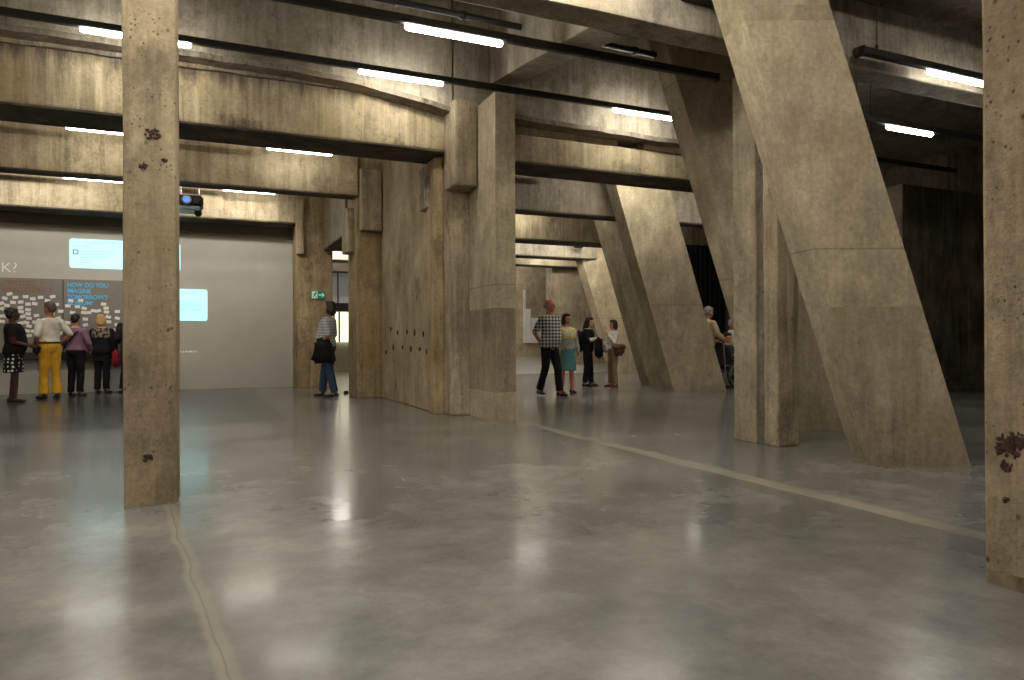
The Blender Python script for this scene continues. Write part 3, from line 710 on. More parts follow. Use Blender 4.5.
struct(sbox('trim_4', 2.0, 5.3, 24.2, 24.9, dz_(262), dz_(245), WHITEP))
t = thing('ceiling_lamp', 'warm orange glowing ceiling panel in the room beyond the rear piers', 'light', (4.2, 22.9, 5.0))
sbox('diffuser', -.7, .7, -.35, .35, -.03, 0, flat('warm_lamp', srgb(255, 175, 90), .5, emit=2.0, nz=0), t, .005); sbox('frame', -.75, .75, -.4, .4, 0, .05, BLACKM, t)
track('lamp track added for fill in the bright room behind the rear piers', 2.9, 5.1, 20.0, 4.7, [(3.4, 4.6)], (3.1, 4.9), lampm=LAMPB)  # this track and the next are added to brighten the room
track('second lamp track added for fill in the bright room, nearest its windows', 2.9, 5.1, 23.4, 4.7, [(3.4, 4.6)], (3.1, 4.9), lampm=LAMPB)
# white stepped panels on the recess wall
YS = 24.98
def px_panel(x0, y0, x1, y1, label):
    a, b = oY(x0, y0, YS), oY(x1, y1, YS)
    o = sbox('white_panel', a.x, b.x, YS-.08, YS, b.z, a.z, WHITEP, None, .006); return tag(o, label, 'panel')
px_panel(522.8, 290, 525.2, 343, 'tall thin white panel standing in the recess at the back')
px_panel(525.5, 309, 530, 343, 'medium-height white panel in the back recess beside the tall thin one')
px_panel(530.3, 318, 541, 343, 'lowest and widest white panel in the back recess, behind the man in plaid')
# darkness of the bay built as a folded black curtain
bm = bmesh.new(); x0, x1 = oY(640, 300, 19.6).x, 16.9; n = 200; V = []
for i in range(n+1):
    x = x0+(x1-x0)*i/n; y = 19.6+.07*math.sin(i*1.3)+.03*math.sin(i*.53)
    V.append([bm.verts.new((x, y, .02)), bm.verts.new((x, y, 4.3)), bm.verts.new((x, y+.01, 4.3)), bm.verts.new((x, y+.01, .02))])
for A_, B_ in zip(V, V[1:]):
    for q in range(4): bm.faces.new((A_[q], A_[(q+1) % 4], B_[(q+1) % 4], B_[q]))
bm.faces.new(V[0]); bm.faces.new(V[-1][::-1])
tag(link('dark_bay_backing', bm, BAYDARK, None, True), 'black floor-length curtain added as the darkness of the bay behind the wheelchair users', 'backing')
#PEOPLE
# ------------------------------------------------------------------ people
def pattern(name, kind, a, b, sc, rough=.8):
    k = NT(name); p = k.pos(obj=True); sx = k.n('ShaderNodeSeparateXYZ'); k.l(p, sx.inputs[0])
    X, Y, Z = sx.outputs
    sq = lambda v, th: k.math('GREATER_THAN', k.math('SINE', v), th)
    if kind == 'stripes':
        f = sq(k.math('MULTIPLY', Z, sc), .1)
    elif kind == 'plaid':
        h = sq(k.math('MULTIPLY', Z, sc), 0.0)
        v = sq(k.math('MULTIPLY', k.math('ADD', k.math('MULTIPLY', X, -.74), k.math('MULTIPLY', Y, .67)), sc), 0.0)
        f = k.math('MULTIPLY', k.math('ADD', h, v), .5)
    elif kind == 'dots':
        v = k.n('ShaderNodeTexVoronoi', i_Scale=sc, i_Randomness=.25); k.l(p, v.inputs['Vector'])
        f = k.math('LESS_THAN', v.outputs['Distance'], .3)
    else:
        f = k.ramp(k.noise(p, sc, 3), .45, .55)
    col = k.mix(f, a, b)
    k.l(col, k.b.inputs['Base Color']); k.b.inputs['Roughness'].default_value = rough; k.b.inputs['Specular IOR Level'].default_value = .2
    return k.m
def cloth(name, col): return flat(name, col, .85, nz=.15, sc=9, spec=.2)
SK = {'fair': flat('fair_skin', srgb(205, 150, 120), .55, nz=.06), 'tan': flat('tanned_skin', srgb(172, 112, 80), .55, nz=.06),
      'red': flat('ruddy_skin', srgb(205, 125, 95), .55, nz=.08), 'dark': flat('dark_skin', srgb(72, 44, 34), .5, nz=.06)}
EYE_M = flat('dark_eye', (.01, .008, .006, 1), .2, nz=0)
HAIR = {'black': flat('black_hair', (.008, .007, .006, 1), .45, nz=.3, sc=60), 'grey': flat('grey_hair', srgb(150, 145, 138), .6, nz=.3, sc=60),
        'brown': flat('brown_grey_hair', srgb(88, 72, 58), .6, nz=.3, sc=60), 'blonde': flat('blonde_hair', srgb(196, 150, 92), .55, nz=.3, sc=60),
        'dbrown': flat('dark_brown_hair', srgb(40, 28, 22), .5, nz=.3, sc=60)}
TOR = [(.84, .115, .085, 0), (.93, .165, .115, -.01), (1.0, .165, .115, -.005), (1.1, .142, .1, .005), (1.2, .15, .108, .01), (1.31, .168, .116, .012), (1.38, .172, .105, .0), (1.43, .14, .08, -.01), (1.475, .07, .062, -.015)]
def torspan(z):
    for a, b in zip(TOR, TOR[1:]):
        if z <= b[0]:
            t = (z-a[0])/(b[0]-a[0]); return [a[i]+(b[i]-a[i])*max(0, t) for i in range(4)]
    return list(TOR[-1])
def person(label, foot, facing, h, P, hair, skin, top, bottom, shoes, group=None):
    s = h/1.75
    d = F0*math.cos(math.radians(facing))+R0*math.sin(math.radians(facing))
    root = thing('person', label, 'person', (foot.x, foot.y, foot.z), math.atan2(-d.x, d.y), group)
    lean, sway, dz, wide = P.get('lean', 0), P.get('sway', 0), P.get('dz', 0), P.get('wide', 1.0)
    belly = P.get('belly', 0)
    S = lambda p: Vector(p)*s
    def U(p):
        p = Vector(p); q = p.z-.92
        if q > 0: p = p+Vector((sway*q, lean*q, 0))
        return Vector((p.x, p.y, p.z+dz))*s
    J = {}
    for sd, n in ((-1, 'l'), (1, 'r')):
        J['sh'+n] = U((sd*.182*(.55+.45*wide), -.01, 1.385))
        J['el'+n] = U(P.get('el'+n, (sd*.235, -.03, 1.13))); J['wr'+n] = U(P.get('wr'+n, (sd*.225, .06, .9)))
        fx, fy, fa = P.get('f'+n, (sd*.085, 0, sd*10))
        if dz:
            J['hp'+n] = S((sd*.09, -.02, .93+dz)); J['kn'+n] = S((sd*.11, .42, .53)); J['an'+n] = S((sd*.11, .46, .17))
        else:
            J['hp'+n] = S((sd*.085, -.01, .91)); J['an'+n] = S((fx, fy-.02, .085+max(0, P.get('lift'+n, 0))))
            mid = (J['hp'+n]+J['an'+n])/2; J['kn'+n] = Vector((mid.x, mid.y+P.get('kb'+n, .025)*s, mid.z+.01*s))
        J['fa'+n] = fa
    def torso(bm, g, z0, z1, gtop=None):
        zs = sorted({z0, z1} | {t[0] for t in TOR if z0 < t[0] < z1})
        rings = []
        for z in zs:
            _, rx, ry, oy = torspan(z); gg = g
            bl = belly*math.exp(-((z-1.08)/.13)**2)
            rings.append((U((0, oy+bl*.7, z)), (rx*wide+gg+bl*.3)*s, (ry*(.6+.4*wide)+gg+bl*.6)*s))
        loft(bm, rings)
    def arm(bm, n, g, t1):
        a, e, w_ = J['sh'+n], J['el'+n], J['wr'+n]
        r = [(.052+g)*s, (.041+g)*s, (.029+g)*s]
        if t1 <= 1: capsule(bm, a, a.lerp(e, t1), r[0], r[0]+(r[1]-r[0])*t1)
        else:
            capsule(bm, a, e, r[0], r[1]); capsule(bm, e, e.lerp(w_, t1-1), r[1], r[1]+(r[2]-r[1])*(t1-1))
    def leg(bm, n, g, t1, flare=0.0):
        a, k_, w_ = J['hp'+n], J['kn'+n], J['an'+n]; f = P.get('thick', 1)
        r = [(.086*f+g)*s, (.056*f+g)*s, (.038+g+flare)*s]
        if t1 <= 1: capsule(bm, a, a.lerp(k_, t1), r[0], r[0]+(r[1]-r[0])*t1)
        else:
            capsule(bm, a, k_, r[0], r[1])
            e = k_.lerp(w_, t1-1); mid = k_.lerp(w_, .35); rm = (.052*f+g)*s
            if t1 > 1.4: capsule(bm, k_, mid, r[1], rm); tube(bm, mid, e, rm, rm+(r[2]-rm)*(t1-1.35)/.65)
            else: capsule(bm, k_, e, r[1], rm)
    # head frame
    hy, hp_, hr = [math.radians(v) for v in P.get('head', (0, 0, 0))]
    RH = Matrix.Rotation(hy, 3, 'Z') @ Matrix.Rotation(hp_, 3, 'X') @ Matrix.Rotation(hr, 3, 'Y')
    nk = U((0, -.012, 1.49))
    hd = lambda x, y, z: nk+(RH @ (Vector((x, y, z+.135))))*s
    hb = lambda bm, c, r: ball(bm, hd(*c), [q*s for q in r], RH, 18, 12)
    bm = bmesh.new()
    torso(bm, 0, .84, 1.475)
    ball(bm, U((0, -.01, .9)), (.15*wide*s, .105*s, .09*s))
    for n in 'lr': arm(bm, n, 0, 2); leg(bm, n, 0, 2)
    capsule(bm, U((0, -.015, 1.44)), hd(0, -.012, -.055), .058*s, .053*s)
    for c, r in (((0, -.008, .03), (.076, .096, .098)), ((0, .03, -.035), (.06, .064, .075)), ((0, .058, -.075), (.032, .034, .028)), ((0, .094, -.008), (.013, .022, .024)), ((0, .082, .02), (.012, .014, .03)),
                 ((-.03, .07, .035), (.03, .022, .012)), ((.03, .07, .035), (.03, .022, .012)), ((0, .084, -.048), (.024, .013, .012)),
                 ((-.078, -.005, -.005), (.01, .02, .033)), ((.078, -.005, -.005), (.01, .02, .033))): hb(bm, c, r)
    # hands: palm, four unequal bent fingers, thumb from the side of the palm
    for n, sd in (('l', -1), ('r', 1)):
        w_ = J['wr'+n]; dv = (w_-J['el'+n]).normalized()
        if 'hd'+n in P: dv = Vector(P['hd'+n]).normalized()
        inn = Vector(P.get('pn'+n, (-sd, .2, 0))); inn = (inn-dv*inn.dot(dv)).normalized(); side = dv.cross(inn).normalized()
        if side.dot(Vector((0, 1, 0.3))) < 0: side = -side
        pc = w_+dv*.045*s
        R3 = Matrix((dv, side, inn)).transposed()
        ball(bm, pc, (.055*s, .042*s, .018*s), R3, 14, 10)
        curl = P.get('curl', .5)
        for i, (o, ln) in enumerate(((.03, .07), (.01, .08), (-.011, .074), (-.031, .058))):
            b0 = w_+(dv*.082+side*o)*s; b1 = b0+(dv*math.cos(curl)+inn*math.sin(curl)+side*o*2)*ln*.55*s
            b2 = b1+(dv*math.cos(curl*2.2)+inn*math.sin(curl*2.2))*ln*.5*s
            capsule(bm, b0, b1, .0098*s, .0092*s); capsule(bm, b1, b2, .0092*s, .0082*s)
        t0 = w_+(dv*.025+side*.03)*s; t1 = t0+(dv*.6+side*.6+inn*.4).normalized()*.042*s; t2 = t1+(dv*.9+inn*.5).normalized()*.032*s
        capsule(bm, t0, t1, .013*s, .011*s); capsule(bm, t1, t2, .011*s, .0095*s)
    # bare feet inside the shoes
    for n in 'lr':
        a = J['an'+n]; fd = Matrix.Rotation(math.radians(-J['fa'+n]), 3, 'Z') @ Vector((0, 1, 0))
        capsule(bm, a+Vector((0, 0, -.03*s)), a+fd*.12*s+Vector((0, 0, -.055*s)), .036*s, .026*s)
    body = fused('body', bm, skin, root, .0085*s, 2)
    # eyes and brows
    for sd in (-1, 1):
        bm = bmesh.new(); hb(bm, (sd*.03, .0785, .012), (.013, .008, .008)); link('eye', bm, EYE_M, root, True)
    # hair
    bm = bmesh.new(); st = P.get('hair', 'short')
    if st != 'bald':
        hb(bm, (0, -.022, .05), (.085, .097, .093)); hb(bm, (0, -.055, .005), (.078, .066, .085))
    else:
        hb(bm, (0, -.034, -.002), (.0805, .075, .052))
    if st == 'short': hb(bm, (0, .05, .095), (.06, .04, .03))
    if st in ('bob', 'long'):
        for sd in (-1, 1): hb(bm, (sd*.068, -.025, -.02), (.03, .06, .1))
        hb(bm, (0, -.07, -.04), (.085, .055, .1)); hb(bm, (0, .045, .1), (.068, .045, .035))
    if st == 'long':
        hb(bm, (0, -.075, -.13), (.09, .05, .12))
        for sd in (-1, 1): hb(bm, (sd*.075, .0, -.08), (.028, .045, .12))
    if st == 'bun': hb(bm, (0, -.09, .07), (.055, .05, .055)); hb(bm, (0, .03, .09), (.068, .055, .04))
    fused('hair', bm, hair, root, .011*s, 2, .006, 40)
    # top: dict(mat, hem, sleeve, g)
    def garment(name, m, hem, sleeve, g, neck=1.46, wr=.006):
        bm = bmesh.new(); torso(bm, g, hem, neck)
        if sleeve:
            for n in 'lr': arm(bm, n, g*.5+.004, sleeve)
        return fused(name, bm, m, root, .011*s, 2, wr, 11)
    for t_ in top: garment(*t_)
    if bottom[0] == 'trousers':
        bm = bmesh.new(); torso(bm, .016, .86, bottom[2] if len(bottom) > 2 else 1.02)
        ball(bm, U((0, -.01, .9)), (.16*wide*s, .115*s, .09*s))
        for n in 'lr': leg(bm, n, .017 if not dz else .02, 1.97, P.get('flare', .014))
        fused('trousers', bm, bottom[1], root, .011*s, 2, .007, 13)
    elif bottom[0] == 'skirt':
        _, m, hem, fl = bottom; bm = bmesh.new(); rings = []
        for i in range(9):
            z = hem+(1.04-hem)*i/8; f = i/8
            q = torspan(max(z, .95)); rings.append((U((0, q[3], z)) if z > .92 else S((0, -.005, z)), (q[1]*wide+.02+fl*(1-f))*s, (q[2]+.025+fl*(1-f))*s))
        loft(bm, rings, 36); fused('skirt', bm, m, root, .011*s, 1, .008, 13)
    # shoes
    for n in 'lr':
        a = J['an'+n]; fd = Matrix.Rotation(math.radians(-J['fa'+n]), 3, 'Z') @ Vector((0, 1, 0)); sd_ = Vector((fd.y, -fd.x, 0))
        zf = a.z-.085*s
        R3 = Matrix((sd_, fd, Vector((0, 0, 1)))).transposed()
        bm = bmesh.new()
        ball(bm, Vector((a.x, a.y, zf+.038*s))-fd*.03*s, (.04*s, .05*s, .038*s), R3); ball(bm, Vector((a.x, a.y, zf+.036*s))+fd*.06*s, (.04*s, .085*s, .036*s), R3)
        ball(bm, Vector((a.x, a.y, zf+.03*s))+fd*.125*s, (.045*s, .065*s, .03*s), R3)
        ball(bm, Vector((a.x, a.y, zf+.065*s))-fd*.015*s, (.042*s, .046*s, .035*s), R3)
        sh = fused('shoe', bm, shoes, root, .009*s, 1)
        for v in sh.data.vertices: v.co.z = max(v.co.z, zf+.002)
    return root, J, s, d
def at_person(root, p): 
    return Matrix.Translation(root.location) @ Matrix.Rotation(root.rotation_euler.z, 4, 'Z') @ Vector(p)
def bag(name, label, cat, root, loc, size, mat, strap=None, tilt=0.0, handle=None, flap=True, slouch=0.0):
    t = thing(name, label, cat, at_person(root, loc), root.rotation_euler.z)
    bm = bmesh.new(); x, y, z = size
    bmesh.ops.create_cube(bm, size=1.0, matrix=Matrix.Rotation(tilt, 4, 'Y') @ Matrix.Diagonal((x, y, z, 1)))
    bmesh.ops.bevel(bm, geom=list(bm.edges), offset=min(size)*.35, segments=3, affect='EDGES')
    bmesh.ops.subdivide_edges(bm, edges=list(bm.edges), cuts=2, use_grid_fill=True)
    for v in bm.verts:
        q = v.co.z/z+.5; v.co.y *= 1-slouch*q; v.co.x *= 1-slouch*.4*q
        if slouch: v.co.z -= slouch*.5*abs(v.co.y)/y*z*(.4+q)
        v.co += noise.noise_vector(v.co*9)*min(size)*(.14+.2*slouch)
    link('bag_body', bm, mat, t, True)
    if flap:
        bm = bmesh.new(); bmesh.ops.create_cube(bm, size=1.0, matrix=Matrix.Translation((0, 0, z*.22)) @ Matrix.Diagonal((x*.96, y*1.08, z*.5, 1)))
        bmesh.ops.bevel(bm, geom=list(bm.edges), offset=min(size)*.2, segments=2, affect='EDGES'); link('flap', bm, mat, t, True)
    if strap:
        bm = bmesh.new(); pts = [Vector(q)-Vector(loc) for q in strap]
        for a, b in zip(pts, pts[1:]): capsule(bm, a, b, .012, .012)
        fused('strap', bm, mat, t, .008, 1)
    return t
BLK = cloth('black_cloth', (.012, .011, .011, 1)); BLK2 = cloth('charcoal_cloth', (.022, .021, .022, 1))
SHOE = flat('black_leather', (.012, .01, .01, 1), .4, nz=.1)
WHT = cloth('white_cotton', srgb(222, 214, 200)); YEL = cloth('yellow_cotton', srgb(222, 168, 52)); CREAM = cloth('cream_cloth', srgb(200, 180, 145))
PURP = cloth('mauve_knit', srgb(140, 104, 122)); JEAN = cloth('blue_denim', srgb(62, 74, 100)); DJEAN = cloth('dark_denim', srgb(28, 28, 34)); BEIGE = cloth('beige_cotton', srgb(150, 130, 102))
TEAL = cloth('teal_cloth', srgb(86, 134, 132)); GREYC = cloth('pale_grey_knit', srgb(170, 165, 158)); DRED = cloth('dark_red_knit', srgb(78, 30, 32)); REDB = cloth('red_cloth', srgb(150, 36, 52))
YSC = pattern('yellow_white_scarf', 'noise', srgb(225, 205, 60), srgb(225, 220, 205), 18)
PLAID = pattern('black_white_plaid', 'plaid', (.012, .014, .016, 1), srgb(215, 215, 210), 105.0)
STRIPE = pattern('blue_white_stripes', 'stripes', srgb(112, 122, 136), srgb(215, 215, 212), 230.0)
DOTS = pattern('white_dotted_black', 'dots', (.01, .01, .012, 1), srgb(215, 210, 205), 15.0)
SCARF = pattern('patterned_scarf', 'noise', (.02, .02, .02, 1), srgb(150, 130, 120), 22)
TOPH = 0.03
def ht(px_top, px_foot, foot): 
    k = (foot-EYE).dot(FW); return (px_foot-px_top)*k/F
def standing(px, py_top, py_foot): 
    f = G(px, py_foot); return f, ht(py_top, py_foot, f)
# --- left group at the boards
f, h = standing(14, 308, 402.5)
p1, J, s, d = person('person in a black shawl and white-dotted black skirt, furthest left before the boards', f, 62, h,
    dict(wide=1.18, hair='bun', elr=(.27, .02, 1.12), wrr=(.2, .27, 1.05), ell=(-.27, .02, 1.12), wrl=(-.15, .28, 1.05), head=(8, 0, 0), belly=.05, fr=(.07, .04, 8), fl=(-.07, -.03, -8)), HAIR['black'], SK['dark'],
    [('blouse', DRED, .95, 1.05, .02), ('shawl', BLK, .86, .55, .045)], ('skirt', DOTS, .56, .02), SHOE)
bag('handbag', 'small black handbag held by the person in the dotted skirt', 'bag', p1, Vector((.06, .36, .97))*s, (.16, .1, .16), BLK2, [Vector((-.0, .36, 1.03))*s, Vector((.03, .33, 1.12))*s, Vector((.14, .33, 1.06))*s])
f, h = standing(50, 302, 399)
p2, J, s, d = person('person in white shirt and bright yellow trousers standing before the left board', f, -62, h,
    dict(hair='short', ell=(-.24, -.05, 1.14), wrl=(-.2, .12, .95), elr=(.31, -.1, 1.17), wrr=(.2, .03, 1.02), head=(14, -6, 0), wide=.98, fr=(.09, -.05, 15), fl=(-.09, .05, -12), flare=.03, thick=1.05), HAIR['brown'], SK['tan'],
    [('shirt', WHT, 1.0, .95, .02)], ('trousers', YEL, 1.06), SHOE)
bm = bmesh.new(); loft(bm, [(Vector((0, .003, 1.0))*s, .192*s, .143*s), (Vector((0, .003, 1.035))*s, .19*s, .141*s)]); link('belt', bm, flat('brown_leather', (.05, .025, .012, 1), .5), p2, True)
f, h = standing(76, 314, 396.5)
p3, J, s, d = person('person in mauve top with short dark hair, left of the blonde person in black', f, 3, h,
    dict(hair='short', wide=1.12, ell=(-.28, .0, 1.14), wrl=(-.2, .17, .98), elr=(.28, .0, 1.14), wrr=(.2, .17, .98), head=(0, -8, 0), fr=(.1, 0, 8), fl=(-.1, 0, -8), thick=1.05), HAIR['black'], SK['fair'],
    [('top', PURP, .98, 1.9, .026)], ('trousers', BLK, 1.03), SHOE)
bm = bmesh.new(); tb = [(.17, -.05, 1.41), (.1, -.125, 1.36), (.0, -.15, 1.24), (-.12, -.145, 1.1), (-.2, -.09, 1.0)]
for a, b in zip(tb, tb[1:]): capsule(bm, Vector(a)*s, Vector(b)*s, .014, .014)
t = thing('shoulder_bag', 'dark bag on a diagonal strap worn by the person in the mauve top', 'bag', p3.location, p3.rotation_euler.z)
fused('strap', bm, BLK2, t, .008, 1)
bm = bmesh.new(); bmesh.ops.create_cube(bm, size=1, matrix=Matrix.Translation(Vector((-.2, .13, .92))*s) @ Matrix.Diagonal((.1, .2, .2, 1))); bmesh.ops.bevel(bm, geom=list(bm.edges), offset=.03, segments=3, affect='EDGES'); link('bag_body', bm, BLK2, t, True)
f, h = standing(102, 315, 393.5)
p4, J, s, d = person('blonde person in long black coat facing the right board beside the front pillar', f, -6, h,
    dict(hair='bob', wide=1.1, lean=.05, ell=(-.27, .05, 1.14), wrl=(-.18, .24, 1.0), elr=(.27, .0, 1.13), wrr=(.24, .1, .92), head=(14, -10, -8), fr=(.1, 0, 10), fl=(-.1, .02, -6)), HAIR['blonde'], SK['fair'],
    [('coat', BLK, .72, 1.9, .034), ('scarf', SCARF, 1.24, 0, .042)], ('trousers', BLK), SHOE)
bag('tote_bag', 'red bag hanging beside the blonde person in the black coat', 'bag', p4, Vector((.3, .02, .78))*s, (.1, .22, .34), REDB, [Vector((.29, .02, .94))*s, Vector((.26, .02, 1.2))*s, Vector((.21, .0, 1.42))*s], flap=False)
f = G(131, 393.5)
p5, J, s, d = person('person in black shoes almost wholly hidden behind the front pillar', f, -20, 1.68, dict(hair='short', wrl=(-.16, .2, 1.0), wrr=(.16, .2, 1.0), fl=(-.15, .02, -30), fr=(.06, 0, 5)), HAIR['brown'], SK['fair'],
    [('jacket', BLK2, .9, 1.9, .03)], ('trousers', BLK), SHOE)
# --- man by the ochre pier
f, h = standing(328, 301.5, 397)
p6, J, s, d = person('person in striped polo shirt and jeans gazing left in front of the ochre pier', f, -82, h,
    dict(hair='bob', belly=.07, wide=1.05, ell=(-.23, -.1, 1.13), wrl=(-.24, .06, .98), elr=(.24, -.02, 1.12), wrr=(.14, .2, 1.0), head=(0, 6, 0), lean=-.02, thick=1.12, fr=(.1, .17, 8), fl=(-.1, -.15, -8)), HAIR['dbrown'], SK['tan'],
    [('polo_shirt', STRIPE, .93, .9, .026)], ('trousers', JEAN), SHOE)
bag('messenger_bag', 'large black bag held at the hip by the person in the striped polo', 'bag', p6, Vector((-.24, -.02, .86))*s, (.19, .48, .44), BLK, [Vector((-.24, -.12, .98))*s, Vector((-.25, .0, 1.02))*s, Vector((-.24, .16, .98))*s], flap=False, slouch=.45)
f = G(341, 371); 
p7, J, s, d = person('person in dark clothes far off in the lit doorway behind the rear pier', G(341.5, 368), 20, 1.68, dict(hair='short'), HAIR['black'], SK['tan'], [('jacket', BLK2, .88, 1.9, .03)], ('trousers', BLK), SHOE)
bag('rucksack', 'dark rucksack on the far-off person in the lit doorway', 'bag', p7, Vector((0, -.2, 1.2)), (.28, .15, .42), BLK2)
# --- middle group
f, h = standing(550, 299.5, 396)
p8, J, s, d = person('bald person in black and white plaid shirt walking with hands behind back', f, 138, h,
    dict(hair='bald', wide=1.12, belly=.05, lean=.02, ell=(-.27, -.12, 1.15), wrl=(-.06, -.2, 1.0), elr=(.27, -.12, 1.15), wrr=(.06, -.19, .98), hdl=(.9, -.1, -.2), hdr=(-.9, -.1, -.2), head=(28, -2, 0), fl=(-.07, .2, -6), fr=(.09, -.16, 10), liftr=.02, kbr=.07, kbl=.03), HAIR['grey'], SK['red'],
    [('shirt', PLAID, .87, .85, .03)], ('trousers', BLK), SHOE)
f, h = standing(567, 314, 393)
p9, J, s, d = person('person in teal knee-length skirt and yellow scarf half hidden behind the plaid shirt', f, 158, h,
    dict(hair='bob', wide=1.05, ell=(-.24, -.02, 1.14), wrl=(-.25, .06, .92), head=(20, 0, 0), fl=(-.09, .08, -8), fr=(.09, -.05, 8)), HAIR['dbrown'], SK['red'],
    [('blouse', GREYC, .93, 1.0, .02), ('cardigan', GREYC, .9, 1.9, .026, 1.44), ('scarf', YSC, 1.2, 0, .036)], ('skirt', TEAL, .5, .035), SHOE)
f, h = standing(588, 317, 386.5)
p10, J, s, d = person('person with long black hair and black jacket, back to the rearmost leaning slab, talking', f, 108, h,
    dict(hair='long', wide=1.08, lean=.03, elr=(.25, .03, 1.16), wrr=(.12, .28, 1.2), ell=(-.25, .02, 1.13), wrl=(-.1, .26, 1.1), head=(-4, -14, 0), fl=(-.1, .08, -8), fr=(.1, -.04, 8), thick=1.03), HAIR['black'], SK['fair'],
    [('shirt', WHT, .97, 1.9, .02), ('jacket', BLK, .9, 1.1, .036, 1.45)], ('trousers', DJEAN), SHOE)
bag('backpack', 'black backpack worn by the person with long black hair', 'bag', p10, Vector((-.03, -.24, 1.14))*s, (.34, .2, .46), BLK2, [Vector((.16, -.18, 1.1))*s, Vector((.2, -.1, 1.38))*s, Vector((.17, .08, 1.4))*s, Vector((.18, .14, 1.2))*s])
bag('folded_jacket', 'black jacket draped over the arm of the person with long black hair', 'jacket', p10, Vector((.1, .3, .98))*s, (.3, .14, .46), BLK, flap=False)
f, h = standing(613, 320, 387)
p11, J, s, d = person('person in white blouse and beige trousers listening with hand raised to mouth', f, -112, h,
    dict(hair='bob', wide=1.05, ell=(-.23, .08, 1.16), wrl=(-.06, .2, 1.38), hdl=(.3, -.1, .9), elr=(.25, .06, 1.14), wrr=(.0, .26, 1.1), head=(-6, 0, 0), fl=(-.14, .02, -14), fr=(.14, 0, 14)), HAIR['dbrown'], SK['fair'],
    [('blouse', WHT, 1.0, 1.75, .026)], ('trousers', BEIGE, 1.03), flat('red_shoe_leather', srgb(110, 40, 34), .5))
bag('shoulder_bag', 'brown shoulder bag on the hip of the person in the white blouse', 'bag', p11, Vector((-.27, -.03, .97))*s, (.14, .26, .24), flat('brown_bag_leather', srgb(98, 56, 36), .5), [Vector((-.26, .05, 1.06))*s, Vector((-.18, .08, 1.2))*s, Vector((.0, .14, 1.34))*s])
t = thing('belt_pouch', 'pale oval pouch at the waist of the person in the white blouse', 'bag', at_person(p11, Vector((.0, .21, 1.03))*s), p11.rotation_euler.z)
bm = bmesh.new(); ball(bm, (0, 0, 0), (.15, .05, .1), None, 24, 14); link('bag_body', bm, WHITEP, t, True)
bm = bmesh.new()
for i in range(24):
    a, b = 2*PI*i/24, 2*PI*(i+1)/24; capsule(bm, (.15*math.cos(a), .01, .1*math.sin(a)), (.15*math.cos(b), .01, .1*math.sin(b)), .006, .006)
fused('zip', bm, BLK2, t, .005, 0)
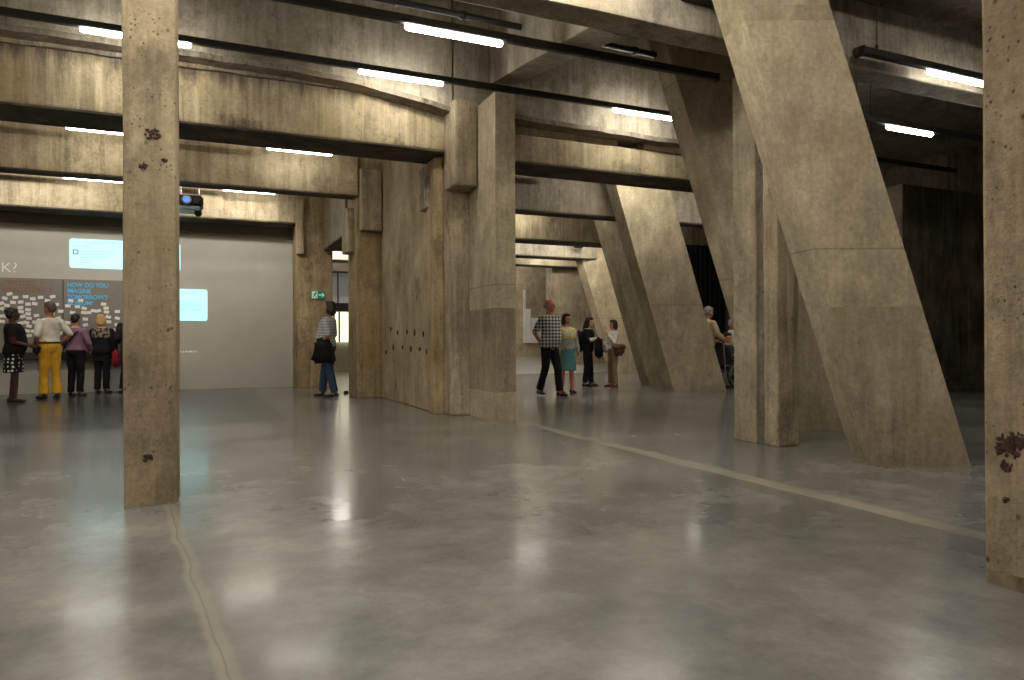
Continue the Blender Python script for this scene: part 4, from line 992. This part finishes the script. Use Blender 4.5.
# --- wheelchair group
kW = 14.5; fz = oK(737, 388.5, kW); fz.z = 0
chd = 84
d = F0*math.cos(math.radians(chd))+R0*math.sin(math.radians(chd))
wc = thing('wheelchair', 'wheelchair with its big spoked wheel just showing past the broken-jointed pillar', 'wheelchair', (fz.x, fz.y, 0), math.atan2(-d.x, d.y))
def ring(bm, c, R_, r_, n=40):
    V = []
    for i in range(n):
        a = 2*PI*i/n; ct = Vector((0, math.cos(a), math.sin(a)))
        V.append([bm.verts.new(Vector(c)+ct*(R_+r_*math.cos(2*PI*j/8))+Vector((r_*math.sin(2*PI*j/8), 0, 0))) for j in range(8)])
    for i in range(n):
        for j in range(8): bm.faces.new((V[i][j], V[(i+1) % n][j], V[(i+1) % n][(j+1) % 8], V[i][(j+1) % 8]))
for sd in (-1, 1):
    x = sd*.29; bm = bmesh.new(); ring(bm, (x, -.05, .29), .272, .018); wl = link('wheel', bm, RUBBER, wc, True)
    bm = bmesh.new(); ring(bm, (x+sd*.05, -.05, .29), .235, .009); link('hand_rim', bm, CHROME, wl, True)
    bm = bmesh.new(); ring(bm, (x, -.05, .29), .25, .008); link('wheel_rim', bm, CHROME, wl, True)
    bm = bmesh.new(); tube(bm, (x-.03, -.05, .29), (x+.03, -.05, .29), .03)
    for i in range(12):
        a = 2*PI*i/12; tube(bm, (x, -.05, .29), (x, -.05+.25*math.cos(a), .29+.25*math.sin(a)), .003, n=6)
    link('spokes', bm, CHROME, wl)
    bm = bmesh.new(); ring(bm, (sd*.25, .42, .1), .08, .018, 24); tube(bm, (sd*.25, .42, .1), (sd*.25, .4, .3), .012); tube(bm, (sd*.235, .42, .1), (sd*.265, .42, .1), .06); link('caster', bm, RUBBER, wc, True)
    bm = bmesh.new()
    for a, b in (((sd*.24, -.34, .3), (sd*.24, -.38, .92)), ((sd*.24, -.38, .92), (sd*.24, -.5, .94)), ((sd*.24, -.34, .48), (sd*.24, .42, .48)), ((sd*.24, .42, .48), (sd*.24, .5, .14)), ((sd*.24, -.2, .3), (sd*.24, .4, .3)), ((sd*.24, -.2, .7), (sd*.24, .25, .7)), ((sd*.24, .25, .7), (sd*.24, .3, .48))): capsule(bm, a, b, .013, .013)
    fused('side_frame', bm, CHROME, wc, .008, 1)
    bm = bmesh.new(); capsule(bm, (sd*.24, -.42, .93), (sd*.24, -.52, .94), .02, .02); link('push_handle', bm, RUBBER, wc, True)
    sbox('armrest', sd*.24-.03, sd*.24+.03, -.15, .22, .7, .735, DARKM, wc, .01); sbox('footrest', sd*.14-.07, sd*.14+.07, .42, .6, .08, .1, DARKM, wc, .006)
sbox('seat', -.23, .23, -.35, .26, .46, .5, DARKM, wc, .015); sbox('backrest', -.23, .23, -.40, -.36, .5, .88, DARKM, wc, .012)
o, J, s, d2 = person('person in dark grey sitting in the wheelchair', fz-d*.13, chd, 1.5, dict(dz=-.40, hair='short', wide=1.1, lean=-.16, wrl=(-.2, .22, 1.04), wrr=(.2, .22, 1.04), head=(-75, -12, 0)), HAIR['dbrown'], SK['fair'],
    [('jumper', cloth('dark_grey_knit', srgb(60, 58, 62)), .9, 1.9, .03)], ('trousers', BLK2), SHOE)
f = oK(707.5, 389, kW+.15); f.z = 0
p12, J, s, d2 = person('grey-haired person in cream jacket pushing the wheelchair', f, 72, 82*kW/F, dict(hair='short', wide=1.1, lean=.06, elr=(.26, .08, 1.15), wrr=(.22, .34, 1.02), ell=(-.26, .08, 1.15), wrl=(-.22, .34, 1.02), fl=(-.09, .1, -6), fr=(.09, -.1, 6), head=(-6, -8, 0)), HAIR['grey'], SK['fair'],
    [('jacket', CREAM, .9, 1.9, .034)], ('trousers', BLK), SHOE)
f = oK(733, 384, 16.2); f.z = 0
p14, J, s, d2 = person('person in white shirt just visible behind the wheelchair user', f, 92, 64*16.2/F, dict(hair='short', wide=1.05, head=(0, -4, 0)), HAIR['grey'], SK['tan'], [('shirt', WHT, .92, 1.0, .026)], ('trousers', DJEAN), SHOE)
